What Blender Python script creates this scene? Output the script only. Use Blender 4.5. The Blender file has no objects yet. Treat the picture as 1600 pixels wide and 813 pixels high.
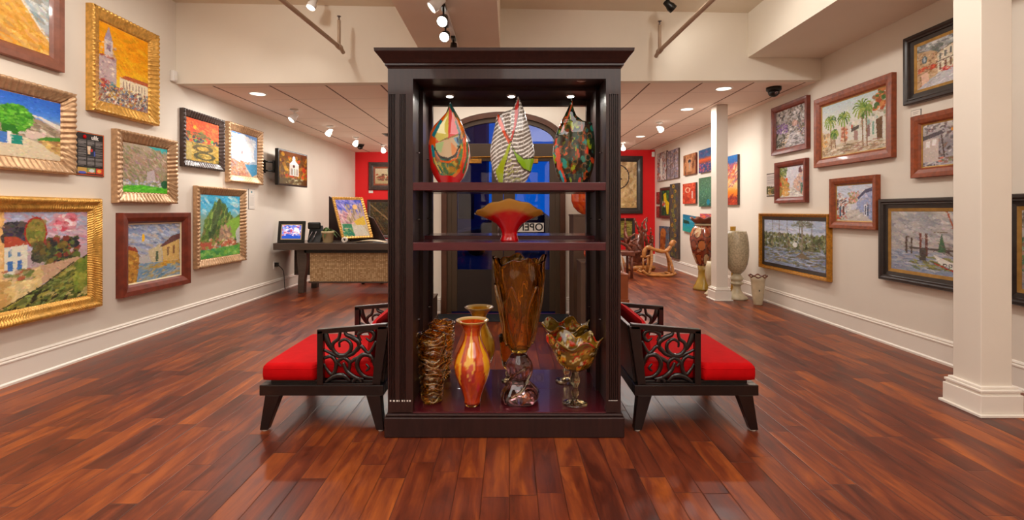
import bpy, bmesh, math, random
import numpy as np
from mathutils import Vector, Matrix
PI = math.pi
sc = bpy.context.scene
COL = sc.collection

# ------------------------------------------------------------ camera
F = 760.0            # focal length in pixels of the 1600 px wide frame
H = 1.25             # eye height
cam_d = bpy.data.cameras.new('camera')
cam = bpy.data.objects.new('camera', cam_d); COL.objects.link(cam)
cam.location = (0, 0, H); cam.rotation_euler = (PI/2, 0, 0)
cam_d.sensor_width = 36; cam_d.lens = F/1600*36
cam_d.shift_x = 4/1600; cam_d.shift_y = -76.5/1600
cam_d.clip_start = 0.05; cam_d.clip_end = 300
sc.camera = cam

# ------------------------------------------------------------ world, exposure
def lin(c):
    if isinstance(c, str):
        c = [int(c[i:i+2], 16)/255 for i in (0, 2, 4)]
    return tuple((x/12.92 if x <= 0.04045 else ((x+0.055)/1.055)**2.4) for x in c[:3])
sc.view_settings.view_transform = 'Standard'
sc.view_settings.look = 'None'
sc.view_settings.gamma = 1
sc.view_settings.use_curve_mapping = False
sc.view_settings.exposure = 0.58
w = bpy.data.worlds.new('dusk'); sc.world = w; w.use_nodes = True
nt = w.node_tree; bg = nt.nodes['Background']
tc = nt.nodes.new('ShaderNodeTexCoord'); sx = nt.nodes.new('ShaderNodeSeparateXYZ')
rp = nt.nodes.new('ShaderNodeValToRGB')
rp.color_ramp.elements[0].position = 0.0; rp.color_ramp.elements[0].color = (*lin('0058c8'), 1)
rp.color_ramp.elements[1].position = 0.4; rp.color_ramp.elements[1].color = (*lin('2342a8'), 1)
nt.links.new(tc.outputs['Generated'], sx.inputs[0]); nt.links.new(sx.outputs['Z'], rp.inputs[0])
nt.links.new(rp.outputs[0], bg.inputs['Color']); bg.inputs['Strength'].default_value = 0.55

# ------------------------------------------------------------ large soft fill lights added under the upper ceiling, no fixtures
def area(name, loc, sx_, sy_, power, col=(1, 0.86, 0.68), rot=(0, 0, 0), spread=PI):
    d = bpy.data.lights.new(name, 'AREA'); d.shape = 'RECTANGLE'; d.size = sx_; d.size_y = sy_
    d.energy = power; d.color = col; d.spread = spread
    o = bpy.data.objects.new(name, d); COL.objects.link(o); o.location = loc; o.rotation_euler = rot
    return o
def spot(name, loc, target, power, size=70, blend=0.6, col=(1, 0.94, 0.86), rad=0.04, parent=None):
    d = bpy.data.lights.new(name, 'SPOT'); d.energy = power; d.spot_size = math.radians(size)
    d.spot_blend = blend; d.color = col; d.shadow_soft_size = rad
    o = bpy.data.objects.new(name, d); COL.objects.link(o); o.location = loc
    o.rotation_euler = (Vector(target)-Vector(loc)).to_track_quat('-Z', 'Y').to_euler()
    return o
WARM = (1, 0.96, 0.91)
area('soft_fill', (0.9, 0.9, 3.46), 3.0, 4.5, 72, WARM)
area('soft_fill', (-2.2, 0.8, 3.46), 2.0, 4.5, 64, WARM)
area('soft_fill', (0, -2.4, 3.46), 5.0, 2.2, 85, WARM)

# ------------------------------------------------------------ dimensions
XL, XR = -3.60, 3.56
def soffit_y(x): return 5.25 + (x-XL)/(XR-XL)*0.31
def red_y(x): return 11.35 + (x-XL)/(XR-XL)*0.55
def low_z(x): return 2.625 + (x-XL)/(XR-XL)*0.125
ZU = 3.50            # upper ceiling
DY = 5.94            # entrance wall
VX0, VX1 = -1.38, 1.15   # entry recess
def P(x, y, Y):      # a point of the photograph at depth Y
    return Vector(((x-796)/F*Y, Y, H+(330-y)/F*Y))

# ------------------------------------------------------------ materials
def nodes(m): return m.node_tree.nodes, m.node_tree.links
def mat(name, col, rough=0.5, metal=0.0, coat=0.0, trans=0.0, ior=1.45, var=0.0, scale=20.0, bump=0.0, bscale=None, spec=0.5, stretch=(1, 1, 1), emit=None, estr=1.0, attr=False):
    m = bpy.data.materials.new(name); m.use_nodes = True
    N, L = nodes(m); b = N['Principled BSDF']
    c = lin(col)
    b.inputs['Base Color'].default_value = (*c, 1); b.inputs['Roughness'].default_value = rough
    b.inputs['Metallic'].default_value = metal; b.inputs['Coat Weight'].default_value = coat
    b.inputs['Coat Roughness'].default_value = 0.06
    b.inputs['Transmission Weight'].default_value = trans; b.inputs['IOR'].default_value = ior
    b.inputs['Specular IOR Level'].default_value = spec
    if emit:
        b.inputs['Emission Color'].default_value = (*lin(emit), 1); b.inputs['Emission Strength'].default_value = estr
    t = N.new('ShaderNodeTexCoord'); mp = N.new('ShaderNodeMapping'); mp.inputs['Scale'].default_value = stretch
    L.new(t.outputs['Object'], mp.inputs[0])
    n = N.new('ShaderNodeTexNoise'); n.inputs['Scale'].default_value = scale; n.inputs['Detail'].default_value = 5
    L.new(mp.outputs[0], n.inputs['Vector'])
    if attr:
        a = N.new('ShaderNodeAttribute'); a.attribute_name = 'Col'
        L.new(a.outputs['Color'], b.inputs['Base Color'])
        if emit is not None:
            L.new(a.outputs['Color'], b.inputs['Emission Color'])
    elif var > 0:
        r = N.new('ShaderNodeValToRGB')
        r.color_ramp.elements[0].position = 0.3; r.color_ramp.elements[1].position = 0.7
        r.color_ramp.elements[0].color = (*[max(0, x*(1-var)) for x in c], 1)
        r.color_ramp.elements[1].color = (*[min(1, x*(1+var)) for x in c], 1)
        L.new(n.outputs[0], r.inputs[0]); L.new(r.outputs[0], b.inputs['Base Color'])
    if bump > 0:
        n2 = n
        if bscale:
            n2 = N.new('ShaderNodeTexNoise'); n2.inputs['Scale'].default_value = bscale; L.new(mp.outputs[0], n2.inputs['Vector'])
        bp = N.new('ShaderNodeBump'); bp.inputs['Strength'].default_value = bump; bp.inputs['Distance'].default_value = 0.01
        L.new(n2.outputs[0], bp.inputs['Height']); L.new(bp.outputs[0], b.inputs['Normal'])
    return m
M = {}
M['wall'] = mat('cream_wall_paint', 'e2d8ca', 0.75, var=0.015, scale=3, bump=0.02, bscale=150)
M['soffit'] = mat('cream_soffit_paint', 'ebe2d2', 0.8, var=0.015, scale=3)
M['upper'] = mat('tan_ceiling_paint', 'e6dac4', 0.8, var=0.015, scale=3)
M['beam'] = mat('beam_paint', 'ecdcc8', 0.8, var=0.02, scale=3)
M['red_wall'] = mat('red_wall_paint', 'd80f12', 0.6, var=0.04, scale=3)
M['trim'] = mat('white_trim_paint', 'ebe2d6', 0.35, var=0.01, scale=5)
M['column'] = mat('column_paint', 'e2d8ca', 0.6, var=0.01, scale=5)
M['espresso'] = mat('espresso_wood', '2a1411', 0.36, coat=0.2, var=0.3, scale=9, stretch=(6, 6, 0.6), spec=0.5)
M['espresso_h'] = mat('espresso_shelf_wood', '4c1119', 0.26, coat=0.35, var=0.2, scale=9, stretch=(0.6, 6, 6))
M['black_wood'] = mat('black_lacquered_wood', '120908', 0.28, coat=0.5, var=0.2, scale=12)
M['red_cloth'] = mat('red_velvet', 'b80207', 0.8, var=0.08, scale=14, bump=0.2, bscale=25, spec=0.15)
M['canvas'] = mat('oil_paint', 'ffffff', 0.6, attr=True, bump=0.2, bscale=180, spec=0.25)
M['gold'] = mat('gold_leaf', 'd8a450', 0.36, metal=0.5, var=0.25, scale=30, bump=0.15)
M['old_gold'] = mat('antique_gold', 'b9802c', 0.36, metal=0.5, var=0.35, scale=40, bump=0.2)
M['champagne'] = mat('champagne_leaf', 'c09a74', 0.36, metal=0.5, var=0.2, scale=30, bump=0.15)
M['mahogany'] = mat('mahogany_frame_wood', '8a401c', 0.42, coat=0.1, var=0.3, scale=14, stretch=(2, 2, 2))
M['redwood'] = mat('red_brown_frame_wood', '702a16', 0.42, coat=0.1, var=0.3, scale=14)
M['pinkwood'] = mat('rose_brown_frame_wood', '86503c', 0.4, coat=0.3, var=0.2, scale=14)
M['dark_frame'] = mat('dark_frame_wood', '40302a', 0.35, coat=0.3, var=0.3, scale=20)
M['black_frame'] = mat('black_frame_wood', '2a221f', 0.35, coat=0.3, var=0.3, scale=20)
M['liner'] = mat('pale_liner', 'dcc9a4', 0.6, var=0.05)
M['gold_liner'] = mat('gold_liner', 'a9803f', 0.45, metal=0.4, var=0.2)
M['white_metal'] = mat('white_metal', 'e6e2dc', 0.35, var=0.02)
M['chrome'] = mat('brushed_steel', '8d8384', 0.25, metal=0.9, var=0.05)
M['black_plastic'] = mat('black_plastic', '15130f', 0.35, var=0.1)
M['pipe'] = mat('painted_pipe', 'b79f88', 0.5, var=0.05)
M['glow'] = mat('lamp_glow', 'ffffff', 0.5, emit='fff4e4', estr=8)
M['glow_dim'] = mat('lamp_diffuser', 'ffffff', 0.5, emit='fff2e0', estr=1.6)
M['door'] = mat('bronze_door_paint', '4a3826', 0.4, var=0.06, scale=8)
M['door_low'] = mat('dark_door_panel', '2c211c', 0.45, var=0.08, scale=6)
M['casing'] = mat('brown_casing_wood', '54301c', 0.45, var=0.15, scale=10)
M['glass'] = mat('clear_glass', 'ffffff', 0.01, trans=1.0, ior=1.45)
M['rubber'] = mat('black_rubber_mat', '17181c', 0.7, var=0.2, scale=60, bump=0.3)
M['desk'] = mat('grey_brown_desk_wood', '4a3a30', 0.4, coat=0.2, var=0.2, scale=8, stretch=(0.5, 4, 4))
M['cream_pot'] = mat('cream_ceramic', 'cbb48a', 0.4, coat=0.3, var=0.04)
M['leaf'] = mat('green_leaf', '4f6b33', 0.4, var=0.3, scale=15)
M['soil'] = mat('soil', '2d2018', 0.9, var=0.3)
M['paper'] = mat('white_paper', 'e8e2d8', 0.7, var=0.02)
M['grey_paper'] = mat('pale_placard', 'cfc4bb', 0.6, var=0.03)
M['ink'] = mat('grey_ink', '8d8780', 0.7)
M['white_ink'] = mat('white_ink', 'e6e0da', 0.6)
M['driftwood'] = mat('honey_driftwood', 'b27438', 0.45, coat=0.3, var=0.35, scale=12, stretch=(1, 1, 3), bump=0.3)
M['rootwood'] = mat('red_brown_rootwood', '6a3420', 0.45, coat=0.3, var=0.45, scale=12, bump=0.5)
M['amber'] = mat('amber_glass', 'f9cc66', 0.02, trans=1.0, ior=1.5, bump=0.6, bscale=30)
M['amber_dark'] = mat('deep_amber_glass', 'f6c050', 0.02, trans=1.0, ior=1.5, bump=0.9, bscale=20, coat=.3, var=0.2, scale=14, stretch=(1, 1, .15))
M['amber_thread'] = mat('pale_amber_thread_glass', 'ffe09a', 0.02, trans=1.0, coat=1.0)
M['purple_glass'] = mat('plum_glass', '9a6a70', 0.02, trans=1.0, ior=1.5, coat=0.5, bump=0.2, bscale=18)
M['clear_amber'] = mat('pale_amber_glass', 'f3e2b0', 0.02, trans=1.0, ior=1.45)
M['art_glass'] = mat('coloured_art_glass', 'ffffff', 0.06, coat=1.0, trans=0.04, attr=True, spec=0.7)
M['art_glass_clear'] = mat('translucent_art_glass', 'ffffff', 0.04, coat=1.0, trans=0.35, attr=True, ior=1.35, bump=.5, bscale=22)
M['spotted_glass'] = mat('spotted_art_glass', 'ffffff', 0.04, coat=1.0, trans=0.12, attr=True, ior=1.35, bump=.5, bscale=26)
M['bowl_glass'] = mat('red_amber_glass', 'ffffff', 0.03, coat=1.0, trans=0.6, attr=True, ior=1.4, bump=.3, bscale=14)
M['ceramic_attr'] = mat('painted_ceramic', 'ffffff', 0.25, coat=0.7, attr=True)
M['screen'] = mat('lit_screen', '000000', 0.2, attr=True, emit='ffffff', estr=0.5)
M['tv_screen'] = mat('tv_screen', '000000', 0.1, attr=True, emit='ffffff', estr=0.18, coat=0.5)
M['ped'] = mat('brown_pedestal_laminate', '5a4334', 0.4, var=0.12, scale=6)
M['ped_red'] = mat('cherry_pedestal_wood', '9a5028', 0.4, coat=0.2, var=0.15, scale=6)
M['ivory'] = mat('mottled_ivory_mosaic', 'b7a585', 0.35, coat=0.3, var=0.3, scale=45)
M['ivory_plain'] = mat('ivory_stone_glaze', 'c6b594', 0.35, coat=0.4, var=0.15, scale=12)
M['yellow_glaze'] = mat('mustard_glaze', 'b98c2a', 0.35, coat=0.4, var=0.2, scale=10)
M['olive'] = mat('olive_amber_glaze', 'a3802c', 0.25, coat=0.6, var=0.25, scale=9)
M['asphalt'] = mat('dusk_pavement', '26303f', 0.8, var=0.2, scale=4)
M['far_wall'] = mat('dusk_building_wall', '26345c', 0.8, var=0.2, scale=2)
M['car'] = mat('dark_car_paint', '10131c', 0.2, coat=1.0)

# floor: planks running away from the camera, shader planks
def floor_material():
    m = bpy.data.materials.new('hand_scraped_plank_floor'); m.use_nodes = True
    N, L = nodes(m); b = N['Principled BSDF']
    def math_(op, a, b_=None, c=None):
        n = N.new('ShaderNodeMath'); n.operation = op
        for i, v in enumerate((a, b_, c)):
            if v is None: continue
            if isinstance(v, (int, float)): n.inputs[i].default_value = v
            else: L.new(v, n.inputs[i])
        return n.outputs[0]
    t = N.new('ShaderNodeTexCoord'); s = N.new('ShaderNodeSeparateXYZ'); L.new(t.outputs['Object'], s.inputs[0])
    X, Y = s.outputs['X'], s.outputs['Y']
    PW, PL = 0.122, 1.05
    u = math_('DIVIDE', X, PW); iu = math_('FLOOR', u); fu = math_('FRACT', u)
    wn = N.new('ShaderNodeTexWhiteNoise'); wn.noise_dimensions = '1D'; L.new(iu, wn.inputs['W'])
    off = math_('MULTIPLY', wn.outputs['Value'], 7.3)
    plv = math_('ADD', PL*0.45, math_('MULTIPLY', wn.outputs['Value'], PL*0.5))
    v = math_('ADD', math_('DIVIDE', Y, plv), off); iv = math_('FLOOR', v); fv = math_('FRACT', v)
    cmb = N.new('ShaderNodeCombineXYZ'); L.new(iu, cmb.inputs[0]); L.new(iv, cmb.inputs[1])
    wn2 = N.new('ShaderNodeTexWhiteNoise'); wn2.noise_dimensions = '2D'; L.new(cmb.outputs[0], wn2.inputs['Vector'])
    # grain
    gm = N.new('ShaderNodeCombineXYZ')
    L.new(math_('ADD', math_('MULTIPLY', X, 9.0), math_('MULTIPLY', wn2.outputs['Value'], 40.0)), gm.inputs[0])
    L.new(math_('MULTIPLY', Y, 1.6), gm.inputs[1]); L.new(math_('MULTIPLY', wn2.outputs['Value'], 90.0), gm.inputs[2])
    g = N.new('ShaderNodeTexNoise'); g.inputs['Scale'].default_value = 1.3; g.inputs['Detail'].default_value = 6; g.inputs['Roughness'].default_value = 0.62
    g.inputs['Distortion'].default_value = 0.9
    L.new(gm.outputs[0], g.inputs['Vector'])
    gm2 = N.new('ShaderNodeCombineXYZ'); L.new(math_('MULTIPLY', X, 90.0), gm2.inputs[0]); L.new(math_('MULTIPLY', Y, 3.0), gm2.inputs[1]); L.new(wn2.outputs['Value'], gm2.inputs[2])
    g2 = N.new('ShaderNodeTexNoise'); g2.inputs['Scale'].default_value = 1.0; g2.inputs['Detail'].default_value = 3; L.new(gm2.outputs[0], g2.inputs['Vector'])
    val = math_('ADD', math_('MULTIPLY', wn2.outputs['Value'], 0.25), math_('ADD', math_('MULTIPLY', g.outputs[0], 1.0), math_('MULTIPLY', g2.outputs[0], 0.18)))
    val = math_('SUBTRACT', val, 0.21)
    r = N.new('ShaderNodeValToRGB'); cr = r.color_ramp
    cr.elements[0].position = 0.08; cr.elements[0].color = (*lin('260c07'), 1)
    cr.elements[1].position = 0.95; cr.elements[1].color = (*lin('ca6c1c'), 1)
    for p, c in ((0.3, '4a1a0c'), (0.5, '6c2c13'), (0.72, '984a18')):
        e = cr.elements.new(p); e.color = (*lin(c), 1)
    L.new(val, r.inputs[0])
    # seams
    eu = math_('MINIMUM', fu, math_('SUBTRACT', 1.0, fu))
    ev = math_('MULTIPLY', math_('MINIMUM', fv, math_('SUBTRACT', 1.0, fv)), 7.0)
    em = math_('MINIMUM', eu, ev)
    seam = N.new('ShaderNodeMapRange'); seam.inputs['From Min'].default_value = 0.0; seam.inputs['From Max'].default_value = 0.03
    seam.inputs['To Min'].default_value = 0.42; seam.inputs['To Max'].default_value = 1.0; L.new(em, seam.inputs['Value'])
    mx = N.new('ShaderNodeMix'); mx.data_type = 'RGBA'; mx.blend_type = 'MULTIPLY'; mx.inputs['Factor'].default_value = 1.0
    L.new(r.outputs[0], mx.inputs['A']); L.new(seam.outputs[0], mx.inputs['B'])
    L.new(mx.outputs['Result'], b.inputs['Base Color'])
    rr = N.new('ShaderNodeMapRange'); rr.inputs['To Min'].default_value = 0.24; rr.inputs['To Max'].default_value = 0.5; L.new(g.outputs[0], rr.inputs['Value'])
    L.new(rr.outputs[0], b.inputs['Roughness'])
    hs = math_('ADD', math_('MULTIPLY', seam.outputs[0], 0.9), math_('MULTIPLY', g.outputs[0], 0.7))
    bp = N.new('ShaderNodeBump'); bp.inputs['Strength'].default_value = 0.35; bp.inputs['Distance'].default_value = 0.006
    L.new(hs, bp.inputs['Height']); L.new(bp.outputs[0], b.inputs['Normal'])
    b.inputs['Specular IOR Level'].default_value = 0.5
    return m
M['floor'] = floor_material()
def tile_material():
    m = bpy.data.materials.new('ceiling_tile'); m.use_nodes = True
    N, L = nodes(m); b = N['Principled BSDF']; b.inputs['Roughness'].default_value = 0.85
    t = N.new('ShaderNodeTexCoord'); s = N.new('ShaderNodeSeparateXYZ'); L.new(t.outputs['Object'], s.inputs[0])
    def line(out, pitch, off, wdt):
        a = N.new('ShaderNodeMath'); a.operation = 'ADD'; L.new(out, a.inputs[0]); a.inputs[1].default_value = off
        d = N.new('ShaderNodeMath'); d.operation = 'DIVIDE'; L.new(a.outputs[0], d.inputs[0]); d.inputs[1].default_value = pitch
        f = N.new('ShaderNodeMath'); f.operation = 'FRACT'; L.new(d.outputs[0], f.inputs[0])
        g = N.new('ShaderNodeMath'); g.operation = 'LESS_THAN'; L.new(f.outputs[0], g.inputs[0]); g.inputs[1].default_value = wdt/pitch
        return g.outputs[0]
    l1 = line(s.outputs['X'], 0.61, 20*0.61-2.21, 0.02); l2 = line(s.outputs['Y'], 0.61, 0.05, 0.011)
    mx = N.new('ShaderNodeMath'); mx.operation = 'MAXIMUM'; L.new(l1, mx.inputs[0])
    h2 = N.new('ShaderNodeMath'); h2.operation = 'MULTIPLY'; L.new(l2, h2.inputs[0]); h2.inputs[1].default_value = 0.35; L.new(h2.outputs[0], mx.inputs[1])
    mix = N.new('ShaderNodeMix'); mix.data_type = 'RGBA'; L.new(mx.outputs[0], mix.inputs['Factor'])
    mix.inputs['A'].default_value = (*lin('f6e2d2'), 1); mix.inputs['B'].default_value = (*lin('6d4b39'), 1)
    L.new(mix.outputs['Result'], b.inputs['Base Color'])
    return m
M['tile'] = tile_material()
def weave_material():
    m = bpy.data.materials.new('woven_seagrass'); m.use_nodes = True
    N, L = nodes(m); b = N['Principled BSDF']; b.inputs['Roughness'].default_value = 0.7
    t = N.new('ShaderNodeTexCoord'); br = N.new('ShaderNodeTexBrick'); mp = N.new('ShaderNodeMapping')
    mp.inputs['Rotation'].default_value = (PI/2, 0, 0)
    L.new(t.outputs['Object'], mp.inputs[0]); L.new(mp.outputs[0], br.inputs['Vector'])
    br.offset = 0.0; br.inputs['Scale'].default_value = 30; br.inputs['Brick Width'].default_value = 0.9; br.inputs['Row Height'].default_value = 0.6
    br.inputs['Color1'].default_value = (*lin('d9b98c'), 1); br.inputs['Color2'].default_value = (*lin('a98456'), 1)
    br.inputs['Mortar'].default_value = (*lin('8a6238'), 1); br.inputs['Mortar Size'].default_value = 0.07
    L.new(br.outputs['Color'], b.inputs['Base Color'])
    return m
M['weave'] = weave_material()

# ------------------------------------------------------------ mesh helpers
class MB:
    def __init__(s): s.v = []; s.f = []; s.sm = []; s.c = []
    def add(s, verts, faces, smooth=False, cols=None):
        o = len(s.v); s.v += [tuple(p) for p in verts]
        s.f += [tuple(i+o for i in f) for f in faces]; s.sm += [smooth]*len(faces)
        if cols is not None: s.c += list(cols)
        return s
    def box(s, x0, x1, y0, y1, z0, z1):
        vs = [(x, y, z) for z in (z0, z1) for y in (y0, y1) for x in (x0, x1)]
        return s.add(vs, [(0, 2, 3, 1), (4, 5, 7, 6), (0, 1, 5, 4), (2, 6, 7, 3), (0, 4, 6, 2), (1, 3, 7, 5)])
    def hexa(s, bot, top):
        return s.add(list(bot)+list(top), [(3, 2, 1, 0), (4, 5, 6, 7), (0, 1, 5, 4), (1, 2, 6, 5), (2, 3, 7, 6), (3, 0, 4, 7)])
    def prism(s, pts, a, b, axis='y'):
        """extrude a 2D outline between a and b along the axis"""
        n = len(pts)
        def q(p, t): return {'y': (p[0], t, p[1]), 'x': (t, p[0], p[1]), 'z': (p[0], p[1], t)}[axis]
        vs = [q(p, a) for p in pts]+[q(p, b) for p in pts]
        fs = [tuple(range(n)), tuple(range(2*n-1, n-1, -1))]+[(i, i+n, (i+1) % n+n, (i+1) % n) for i in range(n)]
        return s.add(vs, fs)
    def tube(s, pts, r, seg=8, sq=(1, 1), smooth=True):
        pts = [Vector(p) for p in pts]; n = len(pts)
        if isinstance(r, (int, float)): r = [r]*n
        vs = []; up = None
        for i, p in enumerate(pts):
            d = (pts[min(i+1, n-1)]-pts[max(i-1, 0)])
            d = d.normalized() if d.length > 1e-9 else Vector((0, 0, 1))
            if up is None:
                up = Vector((0, 1, 0)) if abs(d.y) < 0.9 else Vector((1, 0, 0))
            a = (up-d*up.dot(d)); a = a.normalized() if a.length > 1e-6 else d.orthogonal().normalized()
            up = a; bb = d.cross(a)
            for k in range(seg):
                t = 2*PI*k/seg
                vs.append(p+a*math.cos(t)*r[i]*sq[0]+bb*math.sin(t)*r[i]*sq[1])
        fs = [(i*seg+k, i*seg+(k+1) % seg, (i+1)*seg+(k+1) % seg, (i+1)*seg+k) for i in range(n-1) for k in range(seg)]
        fs += [tuple(range(seg-1, -1, -1)), tuple((n-1)*seg+k for k in range(seg))]
        return s.add(vs, fs, smooth)
    def lathe(s, prof, seg=48, mod=None, c=(0, 0, 0), colf=None, close=True):
        """prof: (r, z) list; mod(theta, z, i/n, r) -> (r, dz)"""
        vs = []; n = len(prof); cols = [] if colf else None
        for i, (r, z) in enumerate(prof):
            for k in range(seg):
                t = 2*PI*k/seg; rr, dz = (r, 0.0)
                if mod: rr, dz = mod(t, z, i/(n-1), r)
                if isinstance(rr, tuple): px, py = rr[0]*math.cos(t), rr[1]*math.sin(t)
                else: px, py = rr*math.cos(t), rr*math.sin(t)
                vs.append((c[0]+px, c[1]+py, c[2]+z+dz))
                if colf: cols.append(colf(t, z, px, py))
        fs = [(i*seg+k, i*seg+(k+1) % seg, (i+1)*seg+(k+1) % seg, (i+1)*seg+k) for i in range(n-1) for k in range(seg)]
        if close: fs += [tuple(range(seg-1, -1, -1)), tuple((n-1)*seg+k for k in range(seg))]
        return s.add(vs, fs, True, cols)
    def disc(s, c, r, z0, z1, seg=24):
        return s.lathe([(r, z0), (r, z1)], seg, c=c)
    def build(s, name, m, parent=None, bevel=0.0, loc=None, rotz=0.0, sub=0):
        me = bpy.data.meshes.new(name); me.from_pydata(s.v, [], s.f)
        me.polygons.foreach_set('use_smooth', s.sm)
        if s.c:
            a = me.color_attributes.new('Col', 'FLOAT_COLOR', 'POINT')
            a.data.foreach_set('color', np.array([(*c, 1.0) for c in s.c], dtype=np.float32).ravel())
        bm = bmesh.new(); bm.from_mesh(me); bmesh.ops.recalc_face_normals(bm, faces=bm.faces); bm.to_mesh(me); bm.free()
        me.materials.append(m); me.update()
        o = bpy.data.objects.new(name, me); COL.objects.link(o)
        if parent: o.parent = parent
        if loc is not None: o.location = loc
        if rotz: o.rotation_euler.z = rotz
        if bevel:
            md = o.modifiers.new('bevel', 'BEVEL'); md.width = bevel; md.segments = 2; md.limit_method = 'ANGLE'; md.angle_limit = math.radians(40)
        if sub:
            md = o.modifiers.new('sub', 'SUBSURF'); md.levels = sub; md.render_levels = sub
        return o
def thing(name, label, cat, loc=(0, 0, 0), rotz=0, group=None):
    o = bpy.data.objects.new(name, None); COL.objects.link(o); o.location = loc; o.rotation_euler = (0, 0, rotz)
    o.empty_display_size = 0.1
    o['label'] = label; o['category'] = cat
    if group: o['group'] = group
    return o
def tag(o, label, cat, group=None):
    o['label'] = label; o['category'] = cat
    if group: o['group'] = group
    return o
def struct(name, mb, m, parent=None, **k):
    o = mb.build(name, m, parent, **k)
    if not parent: o['kind'] = 'structure'
    return o
def dup(root, loc, rotz, label, group=None):
    r = root.copy(); COL.objects.link(r); r.location = loc; r.rotation_euler = (0, 0, rotz); r['label'] = label
    if group: r['group'] = group
    for ch in list(root.children):
        c = ch.copy(); COL.objects.link(c); c.parent = r
        for g in list(ch.children):
            d = g.copy(); COL.objects.link(d); d.parent = c
    return r
def text_mesh(name, s, size, m, parent, loc, rot, mirror=False, align='CENTER', ext=0.0008):
    cu = bpy.data.curves.new(name, 'FONT'); cu.body = s; cu.size = size; cu.align_x = align; cu.align_y = 'CENTER'; cu.extrude = ext; cu.offset = size*.02
    t = bpy.data.objects.new(name, cu); COL.objects.link(t)
    dg = bpy.context.evaluated_depsgraph_get(); me = bpy.data.meshes.new_from_object(t.evaluated_get(dg))
    bpy.data.objects.remove(t); bpy.data.curves.remove(cu)
    if mirror: me.transform(Matrix.Scale(-1, 4, (1, 0, 0)))
    me.materials.clear(); me.materials.append(m); me.name = name
    o = bpy.data.objects.new(name, me); COL.objects.link(o); o.parent = parent; o.location = loc; o.rotation_euler = rot
    return o
def smooth_path(pts, n=8):
    """Catmull-Rom through points"""
    P_ = [Vector(p) for p in pts]; out = []
    for i in range(len(P_)-1):
        a, b, c, d = P_[max(i-1, 0)], P_[i], P_[i+1], P_[min(i+2, len(P_)-1)]
        for k in range(n):
            t = k/n
            out.append(0.5*((2*b)+(c-a)*t+(2*a-5*b+4*c-d)*t*t+(3*b-a-3*c+d)*t**3))
    out.append(P_[-1]); return out
def interp(tab, x):
    """tab: sorted list of (x, y...)"""
    if x <= tab[0][0]: return tab[0][1:]
    for p, q in zip(tab, tab[1:]):
        if x <= q[0]:
            t = (x-p[0])/(q[0]-p[0]); return tuple(a+(b-a)*t for a, b in zip(p[1:], q[1:]))
    return tab[-1][1:]

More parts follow.
